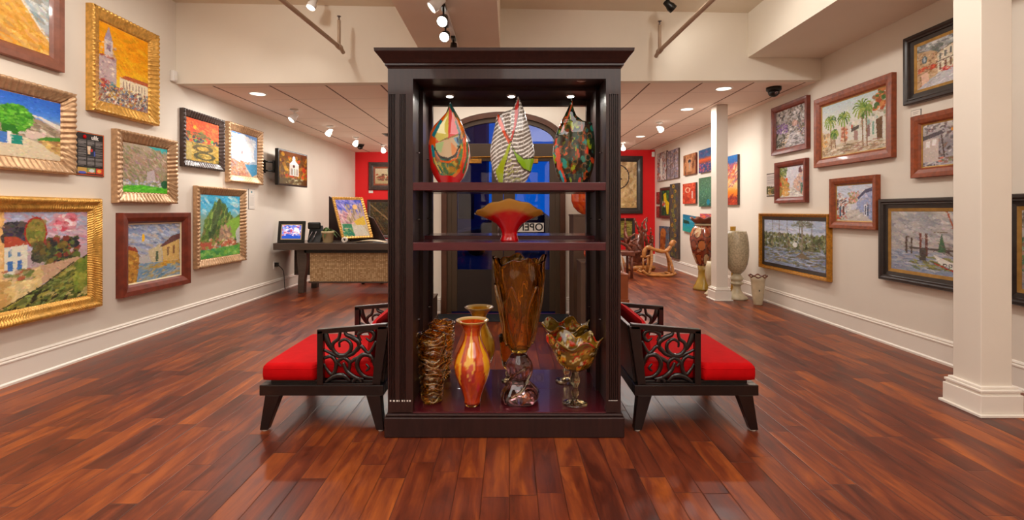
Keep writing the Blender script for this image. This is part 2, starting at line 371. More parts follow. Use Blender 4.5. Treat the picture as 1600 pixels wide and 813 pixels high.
# ------------------------------------------------------------ painting helper: a small raster of brush strokes
class Art:
    def __init__(s, w, h, c='808080', seed=1):
        w = int(w*1.35); h = int(h*1.35); s.w, s.h = w, h; s.a = np.zeros((h, w, 3), dtype=np.float64); s.a[:] = s.col(c)
        yy, xx = np.mgrid[0:h, 0:w]; s.x = (xx+.5)/w; s.y = (yy+.5)/h; s.r = random.Random(seed)
    def col(s, c):
        return np.array([int(c[i:i+2], 16)/255 for i in (0, 2, 4)]) if isinstance(c, str) else np.array(c)
    def grad(s, stops, y0=0.0, y1=1.0):
        ys = [p for p, _ in stops]; cs = [s.col(c) for _, c in stops]
        m = (s.y >= y0) & (s.y <= y1)
        for k in range(3):
            v = np.interp(s.y, ys, [c[k] for c in cs]); s.a[..., k][m] = v[m]
        return s
    def mask(s, pts):
        m = np.zeros(s.x.shape, bool); n = len(pts)
        for i in range(n):
            x1, y1 = pts[i]; x2, y2 = pts[(i+1) % n]
            if y1 == y2: continue
            c = ((y1 > s.y) != (y2 > s.y)) & (s.x < (x2-x1)*(s.y-y1)/(y2-y1)+x1)
            m ^= c
        return m
    def poly(s, pts, c, al=1.0):
        m = s.mask(pts); s.a[m] = s.a[m]*(1-al)+s.col(c)*al; return s
    def rect(s, x0, y0, x1, y1, c): return s.poly([(x0, y0), (x1, y0), (x1, y1), (x0, y1)], c)
    def ell(s, cx, cy, rx, ry, c, al=1.0):
        m = ((s.x-cx)/rx)**2+((s.y-cy)/ry)**2 < 1; s.a[m] = s.a[m]*(1-al)+s.col(c)*al; return s
    def ring(s, cx, cy, rx, ry, wd, c):
        q = np.sqrt(((s.x-cx)/rx)**2+((s.y-cy)/ry)**2); m = abs(q-1) < wd; s.a[m] = s.col(c); return s
    def line(s, pts, wd, c, al=1.0):
        for (x1, y1), (x2, y2) in zip(pts, pts[1:]):
            dx, dy = x2-x1, y2-y1; L2 = dx*dx+dy*dy+1e-9
            t = np.clip(((s.x-x1)*dx+(s.y-y1)*dy)/L2, 0, 1)
            m = (s.x-x1-t*dx)**2+(s.y-y1-t*dy)**2 < wd*wd
            s.a[m] = s.a[m]*(1-al)+s.col(c)*al
        return s
    def dabs(s, n, reg, pal, rx=0.03, ry=0.015, ang=0.0, al=0.7, jit=0.4):
        """brush strokes inside a box (x0,y0,x1,y1) or a polygon"""
        poly = None
        if isinstance(reg[0], (tuple, list)):
            poly = s.mask(reg); xs = [p[0] for p in reg]; ys = [p[1] for p in reg]; reg = (min(xs), min(ys), max(xs), max(ys))
        for _ in range(n):
            cx = s.r.uniform(reg[0], reg[2]); cy = s.r.uniform(reg[1], reg[3])
            if poly is not None:
                ix = min(s.w-1, max(0, int(cx*s.w))); iy = min(s.h-1, max(0, int(cy*s.h)))
                if not poly[iy, ix]: continue
            a = ang+s.r.uniform(-jit, jit); ca, sa = math.cos(a), math.sin(a)
            k = s.r.uniform(0.6, 1.3); R = max(rx, ry)*k*1.1
            x0 = max(0, int((cx-R)*s.w)); x1 = min(s.w, int((cx+R)*s.w)+2); y0 = max(0, int((cy-R)*s.h)); y1 = min(s.h, int((cy+R)*s.h)+2)
            if x1 <= x0 or y1 <= y0: continue
            X = s.x[y0:y1, x0:x1]-cx; Y = s.y[y0:y1, x0:x1]-cy
            m = ((X*ca+Y*sa)/(rx*k))**2+((-X*sa+Y*ca)/(ry*k))**2 < 1
            c = s.col(s.r.choice(pal)); c = np.clip(c*s.r.uniform(0.88, 1.12), 0, 1)
            sub = s.a[y0:y1, x0:x1]; sub[m] = sub[m]*(1-al)+c*al
        return s
    def finish(s, n=1500, rx=.022, ry=.009, al=.75, jit=.09):
        """impressionist pass: strokes that pick up the local colour and vary it"""
        W_, H_ = s.w, s.h; base = s.a.copy()
        for _ in range(n):
            j, i = s.r.randrange(W_), s.r.randrange(H_); c = np.clip(base[i, j]+np.array([s.r.gauss(0, jit) for _ in range(3)])*.6+s.r.gauss(0, jit), 0, 1)
            cx, cy = (j+.5)/W_+s.r.gauss(0, .006), (i+.5)/H_+s.r.gauss(0, .006); a = s.r.gauss(.2, .7); ca, sa = math.cos(a), math.sin(a); R = rx*1.2
            x0 = max(0, int((cx-R)*W_)); x1 = min(W_, int((cx+R)*W_)+2); y0 = max(0, int((cy-R)*H_)); y1 = min(H_, int((cy+R)*H_)+2)
            if x1 <= x0 or y1 <= y0: continue
            X = s.x[y0:y1, x0:x1]-cx; Y = s.y[y0:y1, x0:x1]-cy
            m = ((X*ca+Y*sa)/rx)**2+((-X*sa+Y*ca)/ry)**2 < 1
            sub = s.a[y0:y1, x0:x1]; sub[m] = sub[m]*(1-al)+c*al
        return s
    def lin(s):
        a = np.clip(s.a, 0, 1); return np.where(a <= 0.04045, a/12.92, ((a+0.055)/1.055)**2.4)
    def sample(s, u, v):
        if not hasattr(s, '_l'): s._l = s.lin()
        i = min(s.h-1, max(0, int(v*s.h))); j = min(s.w-1, max(0, int(u*s.w))); return tuple(s._l[i, j])
def art_plane(art, w_, h_, name, m, parent, y=0.0, z0=None, gain=1.0):
    """canvas w_ x h_, centred, facing -y"""
    if name == 'canvas': art.finish(int(art.w*art.h*.06), rx=3.0/art.w, ry=1.1/art.h, al=.55, jit=.055)
    W, Hh = art.w, art.h
    xs = np.linspace(-w_/2, w_/2, W); zs = np.linspace(h_/2, -h_/2, Hh)
    gx, gz = np.meshgrid(xs, zs)
    v = np.stack([gx, np.full_like(gx, y), gz], -1).reshape(-1, 3)
    idx = np.arange(W*Hh).reshape(Hh, W)
    f = np.stack([idx[1:, :-1], idx[1:, 1:], idx[:-1, 1:], idx[:-1, :-1]], -1).reshape(-1, 4)
    me = bpy.data.meshes.new(name); me.from_pydata(v.tolist(), [], f.tolist())
    a = me.color_attributes.new('Col', 'FLOAT_COLOR', 'POINT')
    c = np.ones((W*Hh, 4), dtype=np.float32); c[:, :3] = np.clip(art.lin().reshape(-1, 3)*gain, 0, 1); a.data.foreach_set('color', c.ravel())
    me.materials.append(m)
    o = bpy.data.objects.new(name, me); COL.objects.link(o); o.parent = parent
    return o

def frame_mb(w_, h_, fw, prof, rib=0.0, pitch=0.04, slant=0.0):
    """mitred picture frame; prof: list of (q 0..1 from the outer edge inwards, height off the wall)"""
    mb = MB(); nq = len(prof)
    for side in range(4):
        L_ = w_ if side % 2 == 0 else h_; D_ = h_ if side % 2 == 0 else w_
        n = max(2, int(L_/pitch)*6) if rib else 2
        vs = []
        for i in range(n+1):
            t = i/n
            for q, ht in prof:
                a = -L_/2+q*fw+t*(L_-2*q*fw); d = -D_/2+q*fw
                hh = ht
                if rib and ht > 0:
                    k = 1 if 0.0 < q < 0.93 else 0.25
                    hh = ht-rib*k*(1-abs(math.sin(PI*(a+slant*q*fw)/pitch)))
                x, z = (a, d)
                for _ in range(side): x, z = -z, x
                vs.append((x, -hh, z))
        fs = [(i*nq+j, (i+1)*nq+j, (i+1)*nq+j+1, i*nq+j+1) for i in range(n) for j in range(nq-1)]
        mb.add(vs, fs, bool(rib))
    return mb
# ============================================================ THE ROOM
SY0, SY1 = soffit_y(XL), soffit_y(XR)
struct('floor', MB().box(XL-.1, XR+.1, -4, DY+.02, -.08, 0).box(XL-.1, VX0, DY+.02, 12.1, -.08, 0).box(VX1, XR+.1, DY+.02, 12.1, -.08, 0), M['floor'])
struct('wall_left', MB().box(XL-.12, XL, -4, 12.1, 0, 3.7), M['wall'])
struct('wall_right', MB().box(XR, XR+.12, -4, 12.1, 0, 3.7), M['wall'])
struct('wall_rear', MB().box(XL-.12, XR+.12, -4.12, -4, 0, 3.7), M['wall'])
struct('ceiling_upper', MB().box(XL-.12, XR+.12, -4, 5.7, ZU, ZU+.1), M['upper'])
def soff(x, d=0): return (x, soffit_y(x)+d)
def quad_wall(x0, x1, yf, d, zb0, zb1, zt):
    return MB().hexa([(x0, yf(x0), zb0), (x1, yf(x1), zb1), (x1, yf(x1)+d, zb1), (x0, yf(x0)+d, zb0)],
                     [(x0, yf(x0), zt), (x1, yf(x1), zt), (x1, yf(x1)+d, zt), (x0, yf(x0)+d, zt)])
struct('wall_soffit', quad_wall(XL, XR, soffit_y, .1, low_z(XL), low_z(XR), ZU), M['soffit'])
def low_slab(x0, x1, ya, yb):
    z0, z1 = low_z(x0), low_z(x1)
    bot = [(x0, ya(x0), z0), (x1, ya(x1), z1), (x1, yb(x1), z1), (x0, yb(x0), z0)]
    return bot, [(a, b, c+.08) for a, b, c in bot]
lc = MB(); lc.hexa(*low_slab(XL, XR, lambda x: soffit_y(x)+.1, lambda x: DY+.1))
lc.hexa(*low_slab(XL, VX0, lambda x: DY+.1, lambda x: red_y(x)+.1)); lc.hexa(*low_slab(VX1, XR, lambda x: DY+.1, lambda x: red_y(x)+.1))
struct('ceiling_lower', lc, M['tile'])
struct('wall_red_left', quad_wall(XL, VX0, red_y, .12, 0, 0, 2.9), M['red_wall'])
struct('wall_red_right', quad_wall(VX1, XR, red_y, .12, 0, 0, 2.9), M['red_wall'])
struct('wall_recess_left', MB().box(VX0-.0, VX0+.1, DY+.1, 11.7, 0, 3.2), M['wall'])
struct('wall_recess_right', MB().box(VX1-.1, VX1, DY+.1, 11.8, 0, 3.2), M['wall'])
# bulkhead along the right wall
struct('wall_bulkhead', MB().box(2.71, XR, -4, SY1-.02, 2.995, ZU), M['soffit'])
# centre beam
struct('ceiling_beam', MB().box(-.95, -.10, -4, soffit_y(-.5)+.02, 2.95, ZU), M['beam'])
# entrance wall with an arched opening
ax, arx, az, arz = -.074, .735, 2.05, .39
ew = MB(); ew.box(VX0, ax-arx, DY, DY+.1, 0, 3.6); ew.box(ax+arx, VX1, DY, DY+.1, 0, 3.6)
N_ = 28
arch = [(ax-arx*math.cos(PI*i/N_), az+arz*math.sin(PI*i/N_)**.85) for i in range(N_+1)]
ew.prism([(ax-arx, az)]+arch[1:-1]+[(ax+arx, az), (ax+arx, 3.6), (ax-arx, 3.6)], DY, DY+.1)
struct('wall_entrance', ew, M['soffit'])
def arch_band(r_out, r_in, y0, y1, zb=0.0):
    """jamb and arch casing of the doorway"""
    mb = MB()
    o = [(ax-(arx+r_out), zb)]+[(ax-(arx+r_out)*math.cos(PI*i/N_), az+(arz+r_out)*math.sin(PI*i/N_)**.85) for i in range(N_+1)]+[(ax+arx+r_out, zb)]
    n_ = [(ax-(arx-r_in), zb)]+[(ax-(arx-r_in)*math.cos(PI*i/N_), az+(arz-r_in)*math.sin(PI*i/N_)**.85) for i in range(N_+1)]+[(ax+arx-r_in, zb)]
    for i in range(len(o)-1):
        mb.hexa([(o[i][0], y0, o[i][1]), (o[i+1][0], y0, o[i+1][1]), (o[i+1][0], y1, o[i+1][1]), (o[i][0], y1, o[i][1])],
                [(n_[i][0], y0, n_[i][1]), (n_[i+1][0], y0, n_[i+1][1]), (n_[i+1][0], y1, n_[i+1][1]), (n_[i][0], y1, n_[i][1])])
    return mb
struct('trim_arch', arch_band(.02, .045, DY-.03, DY+.08), M['casing'])
g = arch_band(-.045, .10, DY, DY+.06); struct('trim_arch_inner', g, M['door'])
tb = MB().box(ax-arx+.05, ax+arx-.05, DY, DY+.06, 1.90, 2.075); struct('trim_transom', tb, M['door'], bevel=.006)
# transom window
win = MB(); gp = [(ax-(arx-.1)*math.cos(PI*i/N_), az+(arz-.1)*math.sin(PI*i/N_)**.85) for i in range(N_+1)]
win.prism([p for p in gp if p[1] >= 2.06]+[(ax+.6, 2.06), (ax-.6, 2.06)], DY+.02, DY+.028)
struct('window_1', win, M['glass'])
# the two door leaves
def leaf(n, x0, x1, hx):
    d = MB()
    s1, s2 = (.12, .14) if n == 1 else (.14, .12)
    d.box(x0, x0+s1, DY+.01, DY+.055, .02, 1.9); d.box(x1-s2, x1, DY+.01, DY+.055, .02, 1.9)
    d.box(x0+s1, x1-s2, DY+.01, DY+.055, 1.86, 1.9)
    o = struct('door_%d' % n, d, M['door'], bevel=.004)
    MB().box(x0+s1, x1-s2, DY+.015, DY+.05, .02, .535).build('door_panel', M['door_low'], o)
    MB().box(x0+s1, x1-s2, DY+.025, DY+.033, .535, 1.86).build('pane', M['glass'], o)
    b = MB(); b.tube([(hx, DY-.04, .85), (hx, DY-.04, 1.25)], .012); b.tube([(hx, DY-.04, .9), (hx, DY+.02, .9)], .009); b.tube([(hx, DY-.04, 1.2), (hx, DY+.02, 1.2)], .009)
    b.build('door_handle', M['chrome'], o)
    c = MB().box(x0+.2, x0+.42, DY-.05, DY+.01, 1.83, 1.885); c.tube([(x0+.3, DY-.06, 1.9), (x0+.62, DY-.09, 1.905)], .008)
    c.build('door_closer', M['old_gold'], o, bevel=.004)
leaf(1, ax-arx+.05, ax-.003, ax-.06); leaf(2, ax+.003, ax+arx-.05, ax+.06)
# baseboards
def base_profile(): return [(0, 0), (.03, 0), (.03, .016), (.018, .026), (.016, .158), (.021, .163), (.021, .172), (.012, .178), (.015, .188), (.008, .2), (0, .202)]
def baseboard(name, ax_, x, y0, y1, sgn):
    return struct(name, MB().prism([(x+sgn*a, b) for a, b in base_profile()], y0, y1), M['trim'])
baseboard('baseboard_left', 'y', XL, -4, 11.4, 1); baseboard('baseboard_right', 'y', XR, -4, 11.8, -1)
bb = MB()
bb.prism([(DY-a, b) for a, b in base_profile()], VX0, ax-arx-.03, 'x'); bb.prism([(DY-a, b) for a, b in base_profile()], ax+arx+.03, VX1, 'x')
struct('baseboard_entrance', bb, M['trim'])
for nm, xa, xb in (('baseboard_red_left', XL, VX0), ('baseboard_red_right', VX1, XR)):
    m_ = MB(); vs = []
    for x in (xa, xb): vs += [(x, red_y(x)-a, b) for a, b in base_profile()]
    n = len(base_profile()); m_.add(vs, [(i, i+1, i+1+n, i+n) for i in range(n-1)]); struct(nm, m_, M['trim'])
struct('baseboard_recess_left', MB().box(VX0-.025, VX0, DY+.1, 11.4, 0, .2), M['trim'])
struct('baseboard_recess_right', MB().box(VX1, VX1+.025, DY+.1, 11.7, 0, .2), M['trim'])
# columns
def column(name, x0, y0, wx, wy, top):
    o = struct(name, MB().box(x0, x0+wx, y0, y0+wy, 0, top), M['column'], bevel=.004)
    b = MB()
    for e, z0, z1 in ((.052, 0, .018), (.036, .018, .13), (.026, .13, .145), (.032, .145, .162), (.018, .162, .178)):
        b.box(x0-e, x0+wx+e, y0-e, y0+wy+e, z0, z1)
    b.build('column_base', M['trim'], o, bevel=.004)
column('column_near', 2.89, 2.98, .19, .19, 2.996)
column('column_far', 2.89, 6.79, .16, .18, low_z(2.9)-.001)
# outside
struct('ground_outside', MB().box(-14, 14, DY+.1, 40, -.12, -.1), M['asphalt'])
# ============================================================ CEILING FITTINGS
def pipe(x, xs, y0, y1, z, label):
    t = thing('sprinkler_pipe', label, 'pipe', (x, y1, z))
    MB().tube([(xs, y0-y1, 0), (0, -.04, 0), (0, -.01, 0), (0, .06, -.02)], .021, 12).build('pipe_run', M['pipe'], t)
    MB().tube([(0, -.07, 0), (0, -.07, .27)], .018, 12).build('riser', M['pipe'], t)
    MB().tube([(0, -.11, 0), (0, -.03, 0)], .03, 12).build('tee_fitting', M['pipe'], t)
    s = MB(); s.tube([(0, -.07, .27), (0, -.07, .31)], [.012, .008], 10); s.disc((0, -.07, 0), .02, .31, .316, 16)
    s.build('sprinkler_head', M['chrome'], t)
pipe(-1.77, -.22, 1.5, 5.12, 2.96, 'beige painted sprinkler pipe with upright head, left of the centre beam')
pipe(1.60, .12, 1.5, 5.25, 2.96, 'beige painted sprinkler pipe with upright head, right of the centre beam')
def rail(x, y0, y1, z, label):
    o = MB().box(x-.018, x+.018, y0, y1, z-.022, z).build('lighting_track', M['white_metal'], bevel=.003)
    tag(o, label, 'lighting track')
rail(-.54, 2.2, 5.1, 2.95, 'lighting track under the centre beam')
HEADS = []
def head(loc, target, label, dark=False, power=60, size=60, drop=.06, group=None, glow=True, r=.045, base=False, rad=.04):
    """spotlight head: adapter, stem, can and glowing lens; loc is where it hangs from"""
    t = thing('track_spotlight', label, 'spotlight', loc, 0, group)
    m_ = M['black_plastic'] if dark else M['white_metal']
    a = MB()
    if base: a.lathe([(.055, -.004), (.055, -.018), (.02, -.03)], 20)
    else: a.box(-.02, .02, -.05, .05, -.024, 0)
    a.build('mounting_adapter', m_, t)
    MB().tube([(0, 0, -.02), (0, 0, -.03-drop)], .008, 8).build('stem', m_, t)
    p = Vector((0, 0, -.05-drop)); d = (Vector(target)-(Vector(loc)+p)).normalized()
    q = d.to_track_quat('Z', 'Y').to_matrix().to_4x4()
    c = MB(); L_ = .11
    prof = [(.012, -.06), (.03, -.055), (.034, -.01), (r, .02), (r, L_-.045), (r*.96, L_-.045), (r*.9, L_-.055)]
    c.lathe(prof, 24, close=False)
    c.v = [tuple(p+(q @ Vector(v))) for v in c.v]; c.build('lamp_can', m_, t)
    g_ = MB(); g_.lathe([(r*.93, L_-.054), (r*.6, L_-.046), (.002, L_-.044)], 24); g_.v = [tuple(p+(q @ Vector(v))) for v in g_.v]
    g_.build('lens', M['glow'] if glow else M['glow_dim'], t)
    if power:
        l = spot('spot_beam', Vector(loc)+p+d*(L_+.01), target, power, size, rad=rad)
    return t
gr = 'spotlights on the centre beam track'
head((-.54, 3.66, 2.928), (-2.6, 3.2, .9), 'white track spotlight on centre beam, nearest to the viewer', False, 40, 80)
head((-.54, 3.98, 2.928), (-.8, 1.5, .9), 'middle spotlight on centre beam, upper of two round glowing lenses', True, 30, 80)
head((-.57, 4.34, 2.928), (-.9, 1.5, .9), 'middle spotlight on centre beam, lower of two round glowing lenses', True, 30, 80)
head((-.54, 4.7, 2.928), (-.6, 4.2, 0), 'farthest spotlight on centre beam, just above the bookcase crown', True, 25, 80)
# wall-washing tracks on the upper ceiling
rail(-2.0, 0.5, 5.1, ZU, 'white ceiling lighting track facing the left wall')
rail(1.64, 0.5, 5.1, ZU, 'white ceiling lighting track facing the right wall')
head((-2.0, 4.95, ZU-.022), (-2.3, 4.5, 2.2), 'white spotlight at top edge above the left sprinkler pipe', False, 5, 150)
head((1.64, 5.0, ZU-.022), (2.1, 5.1, 3.0), 'black spotlight at top edge above the right sprinkler pipe', True, 4, 150, glow=True)
for i, y in enumerate((1.6, 2.9, 4.0)):
    spot('track_beam_left', (-2.0, y, ZU-.15), (XL, y+.35, 1.5), 25, 115, rad=.05)
    spot('track_beam_right', (1.64, y, ZU-.15), (XR, y+.35, 1.4), 26, 115, rad=.05)
spot('soffit_wash_fill', (-2.0, 3.9, ZU-.15), (-2.35, 5.3, 2.85), 11, 130, rad=.06)  # bare spots added to brighten the soffit wall, no lamp bodies
spot('soffit_wash_fill', (1.64, 3.9, ZU-.15), (1.95, 5.5, 2.9), 9, 130, rad=.06)
# low ceiling: recessed downlights
def downlight(x, y, label, power=9):
    z = low_z(x)
    t = thing('recessed_downlight', label, 'ceiling light', (x, y, z))
    MB().lathe([(.105, -.001), (.1, -.008), (.085, -.006), (.085, -.001)], 32, close=False).build('trim_ring', M['white_metal'], t)
    MB().disc((0, 0, 0), .086, -.004, -.0005, 32).build('diffuser', M['glow_dim'], t)
    d = bpy.data.lights.new('downlight_source', 'AREA'); d.shape = 'DISK'; d.size = .17; d.energy = power; d.color = WARM
    o = bpy.data.objects.new('downlight_source', d); COL.objects.link(o); o.location = (x, y, z-.012)
downlight(-2.97, 5.74, 'round recessed ceiling light at left under the soffit')
downlight(2.59, 5.88, 'round recessed ceiling light at right, nearest of three', 6)
downlight(2.58, 7.07, 'round recessed ceiling light at right, beyond the far column, middle of three')
downlight(2.60, 9.65, 'round recessed ceiling light at right, farthest of three')
for i, (x, y, tgt, lab, pw) in enumerate([
        (-2.94, 6.64, (XL, 6.0, 1.5), 'white ceiling spotlight at left, nearest of four by the left wall', 22),
        (-2.92, 7.9, (XL+.3, 7.2, 1.5), 'white ceiling spotlight at left, above the wall television', 22),
        (-2.88, 9.13, (-3.0, 7.9, 1.2), 'white ceiling spotlight at left, third along towards the red wall', 20),
        (-2.65, 10.2, (-2.0, 9.0, 1.0), 'white ceiling spotlight at left, closest to the red wall', 26),
        (2.50, 8.1, (XR-.4, 7.2, 1.3), 'white ceiling spotlight at right between recessed lights', 16),
        (2.45, 10.5, (2.6, 9.6, .8), 'white ceiling spotlight at right, closest to the red wall', 30)]):
    head((x, y, low_z(x)), tgt, lab, False, pw, 100, .05, base=True, r=.05)
# added fill lights without fixtures keep the back of the shop lit
area('back_fill', (-2.4, 8.8, 2.58), 1.2, 3.6, 34, WARM)
area('back_fill', (2.3, 8.6, 2.66), 1.0, 3.6, 34, WARM)
area('back_fill', (-.1, 5.6, 2.62), 1.6, .25, 4, WARM)
spot('red_wall_fill', (-2.3, 9.9, 2.55), (-2.4, 11.4, 1.6), 26, 120, rad=.06)  # added fill spots that brighten the red wall, no lamp bodies
spot('red_wall_fill', (2.45, 10.1, 2.6), (2.4, 11.8, 1.4), 26, 120, rad=.06)
# vent, cameras, sensors
t = thing('ceiling_vent', 'dark slotted air vent in the lower ceiling left of the bookcase', 'vent', (-2.0, 8.9, low_z(-2)))
MB().box(-.3, .3, -.15, .15, -.012, 0).build('vent_frame', M['ped'], t, bevel=.003)
sl = MB(); [sl.box(-.27, .27, -.13+i*.04, -.11+i*.04, -.02, -.006) for i in range(7)]; sl.build('louvres', M['black_plastic'], t)
def dome(x, y, label, s=1.0):
    t = thing('security_camera', label, 'security camera', (x, y, low_z(x)))
    MB().lathe([(.085*s, 0), (.085*s, -.035*s), (.07*s, -.05*s)], 28).build('camera_base', M['black_plastic'], t)
    MB().lathe([(.066*s, -.045*s), (.062*s, -.075*s), (.045*s, -.1*s), (.02*s, -.114*s), (.001, -.118*s)], 28).build('camera_dome', M['black_plastic'], t)
    MB().tube([(-.0, -.055*s, -.07*s), (-.0, -.066*s, -.085*s)], [.022*s, .02*s], 16).build('camera_lens', M['chrome'], t)
dome(3.19, 5.87, 'black dome security camera on the lower ceiling at right')
dome(-3.1, 10.1, 'small black dome security camera by the left corner of the red wall', .9)
def sensor(loc, label, rz=0):
    t = thing('motion_sensor', label, 'sensor', loc, rz)
    MB().box(-.035, .035, -.04, 0, -.06, .06).build('sensor_case', M['white_metal'], t, bevel=.01)
    MB().box(-.024, .024, -.046, -.04, -.045, .005).build('sensor_window', M['paper'], t, bevel=.004)
sensor((XL, 5.19, 2.69), 'small white motion sensor on left wall under the soffit', PI/2)
sensor((3.5, 11.86, 2.63), 'small white motion sensor in right corner above the red wall')

# ============================================================ BOOKCASE
FX0, FX1 = -.675, .618; OX = .536; YF, YB = 2.70, 3.43
bk = thing('display_bookcase', 'tall dark espresso double-sided bookcase with fluted sides in the centre of the room', 'bookcase', (0, YF, 0))
def bkb(*a): x0, x1, y0, y1, z0, z1 = a; return (x0, x1, y0-YF, y1-YF, z0, z1)
b = MB(); b.box(*bkb(-.69, .634, 2.676, YB+.03, 0, .112)); b.box(*bkb(-.684, .628, 2.684, YB+.02, .112, .128)); b.build('plinth', M['espresso'], bk, bevel=.006)
MB().box(*bkb(FX0+.02, FX1-.02, 2.70, 3.063, .124, .133)).box(*bkb(FX0+.02, FX1-.02, 3.067, YB, .122, .131)).build('floor_board', M['espresso_h'], bk, bevel=.002)
# stiles with flutes
def stile(x0, x1, y0, y1, flutes, front):
    mb = MB(); z0, z1 = .128, 2.05; d = .011; gw = .0062
    xs = [x0]
    mb.box(x0, x1, y0+d-YF if front else y0-YF, y1-YF if front else y1-d-YF, z0, z1)
    ya, yb = (y0, y0+d) if front else (y1-d, y1)
    cur = x0
    for f in flutes:
        mb.box(cur, f-gw/2, ya-YF, yb-YF, .2, 1.90); cur = f+gw/2
    mb.box(cur, x1, ya-YF, yb-YF, .2, 1.90)
    mb.box(x0, x1, ya-YF, yb-YF, z0, .2); mb.box(x0, x1, ya-YF, yb-YF, 1.90, z1)
    return mb
fl_l = [-.664, -.655, -.646, -.637, -.606, -.597, -.588, -.579]
fl_r = [.556, .567, .578, .589, .600]
stile(FX0, -OX, YF, YF+.05, fl_l, True).build('stile', M['espresso'], bk)
stile(OX, FX1, YF, YF+.05, fl_r, True).build('stile', M['espresso'], bk)
stile(FX0, -OX, YB-.05, YB, fl_l, False).build('stile', M['espresso'], bk)
stile(OX, FX1, YB-.05, YB, fl_r, False).build('stile', M['espresso'], bk)
MB().box(*bkb(FX0, -OX-.022, YF+.05, YB-.05, .128, 2.05)).build('side_panel', M['espresso'], bk)
MB().box(*bkb(OX+.022, FX1, YF+.05, YB-.05, .128, 2.05)).build('side_panel', M['espresso'], bk)
MB().box(*bkb(-OX-.022, -OX, 3.02, 3.11, .133, 2.0)).build('middle_stile', M['espresso'], bk)
MB().box(*bkb(OX, OX+.022, 3.02, 3.11, .133, 2.0)).build('middle_stile', M['espresso'], bk)
MB().box(*bkb(-OX, OX, YF, YF+.045, 1.985, 2.05)).build('lintel', M['espresso'], bk)
MB().box(*bkb(-OX, OX, YB-.045, YB, 1.985, 2.05)).build('lintel', M['espresso'], bk)
MB().box(*bkb(-OX-.02, OX+.02, 2.745, 3.06, 2.02, 2.04)).box(*bkb(-OX-.02, OX+.02, 3.07, YB-.045, 2.02, 2.04)).box(*bkb(-OX, OX, 3.03, 3.10, 2.0, 2.02)).build('top_board', M['espresso'], bk)
# crown
cr_prof = [(0, 2.04), (.004, 2.052), (.014, 2.056), (.014, 2.066), (.02, 2.07), (.03, 2.085), (.046, 2.105), (.058, 2.118), (.06, 2.122), (.062, 2.138), (.0, 2.138)]
c = MB(); vs = []
for e, z in cr_prof: vs += [(FX0-e, -e, z), (FX1+e, -e, z), (FX1+e, YB-YF+e, z), (FX0-e, YB-YF+e, z)]
c.add(vs, [(i*4+k, i*4+(k+1) % 4, (i+1)*4+(k+1) % 4, (i+1)*4+k) for i in range(len(cr_prof)-1) for k in range(4)]+[(len(cr_prof)*4-4, len(cr_prof)*4-3, len(cr_prof)*4-2, len(cr_prof)*4-1)])
c.build('crown_moulding', M['espresso'], bk)
for z0, z1, dz in ((1.364, 1.41, 0.006), (1.03, 1.076, .02)):
    MB().box(*bkb(-OX-.015, OX+.015, YF+.003, 3.062, z0+.012, z1-.001)).box(*bkb(-OX, OX, YF, YF+.022, z0, z1)).build('shelf', M['espresso_h'], bk, bevel=.003)
    MB().box(*bkb(-OX-.015, OX+.015, 3.068, YB-.002, z0+dz, z1+dz-.001)).build('shelf', M['espresso_h'], bk, bevel=.003)
for sx_ in (-1, 1):
    for y in (2.92, 3.3):
        for z in (.6, 1.2, 1.6): MB().tube([(sx_*(OX+.024), y-YF, z), (sx_*(OX+.0), y-YF, z)], .003, 6).build('shelf_pin', M['chrome'], bk)
mk = MB()
for i, (dx, wd) in enumerate([(0, .008), (.018, .01), (.036, .01), (.05, .004), (.066, .008), (.08, .004), (.094, .008), (.108, .008)]):
    mk.box(-.664+dx, -.664+dx+wd, -.0012, 0, .192, .200)
mk.build('small_white_marks', M['paper'], bk)
MB().box(.55, .60, -.0015, 0, .196, .1985).build('small_white_marks', M['paper'], bk)
for i, (x, y) in enumerate([(-.395, 3.22), (.013, 3.22), (.405, 3.22), (.42, 2.83)]):
    p_ = MB().lathe([(.03, 2.02), (.03, 2.01), (.024, 2.008)], 24, c=(x, y-YF, 0)).build('puck_light', M['white_metal'], bk)
    MB().disc((x, y-YF, 0), .022, 2.005, 2.0085, 20).build('puck_lens', M['glow'] if i < 3 else M['paper'], p_)
    if i < 3: spot('puck_source', (x, y, 2.0), (x, y-.12, 1.4), 9, 140, rad=.02)

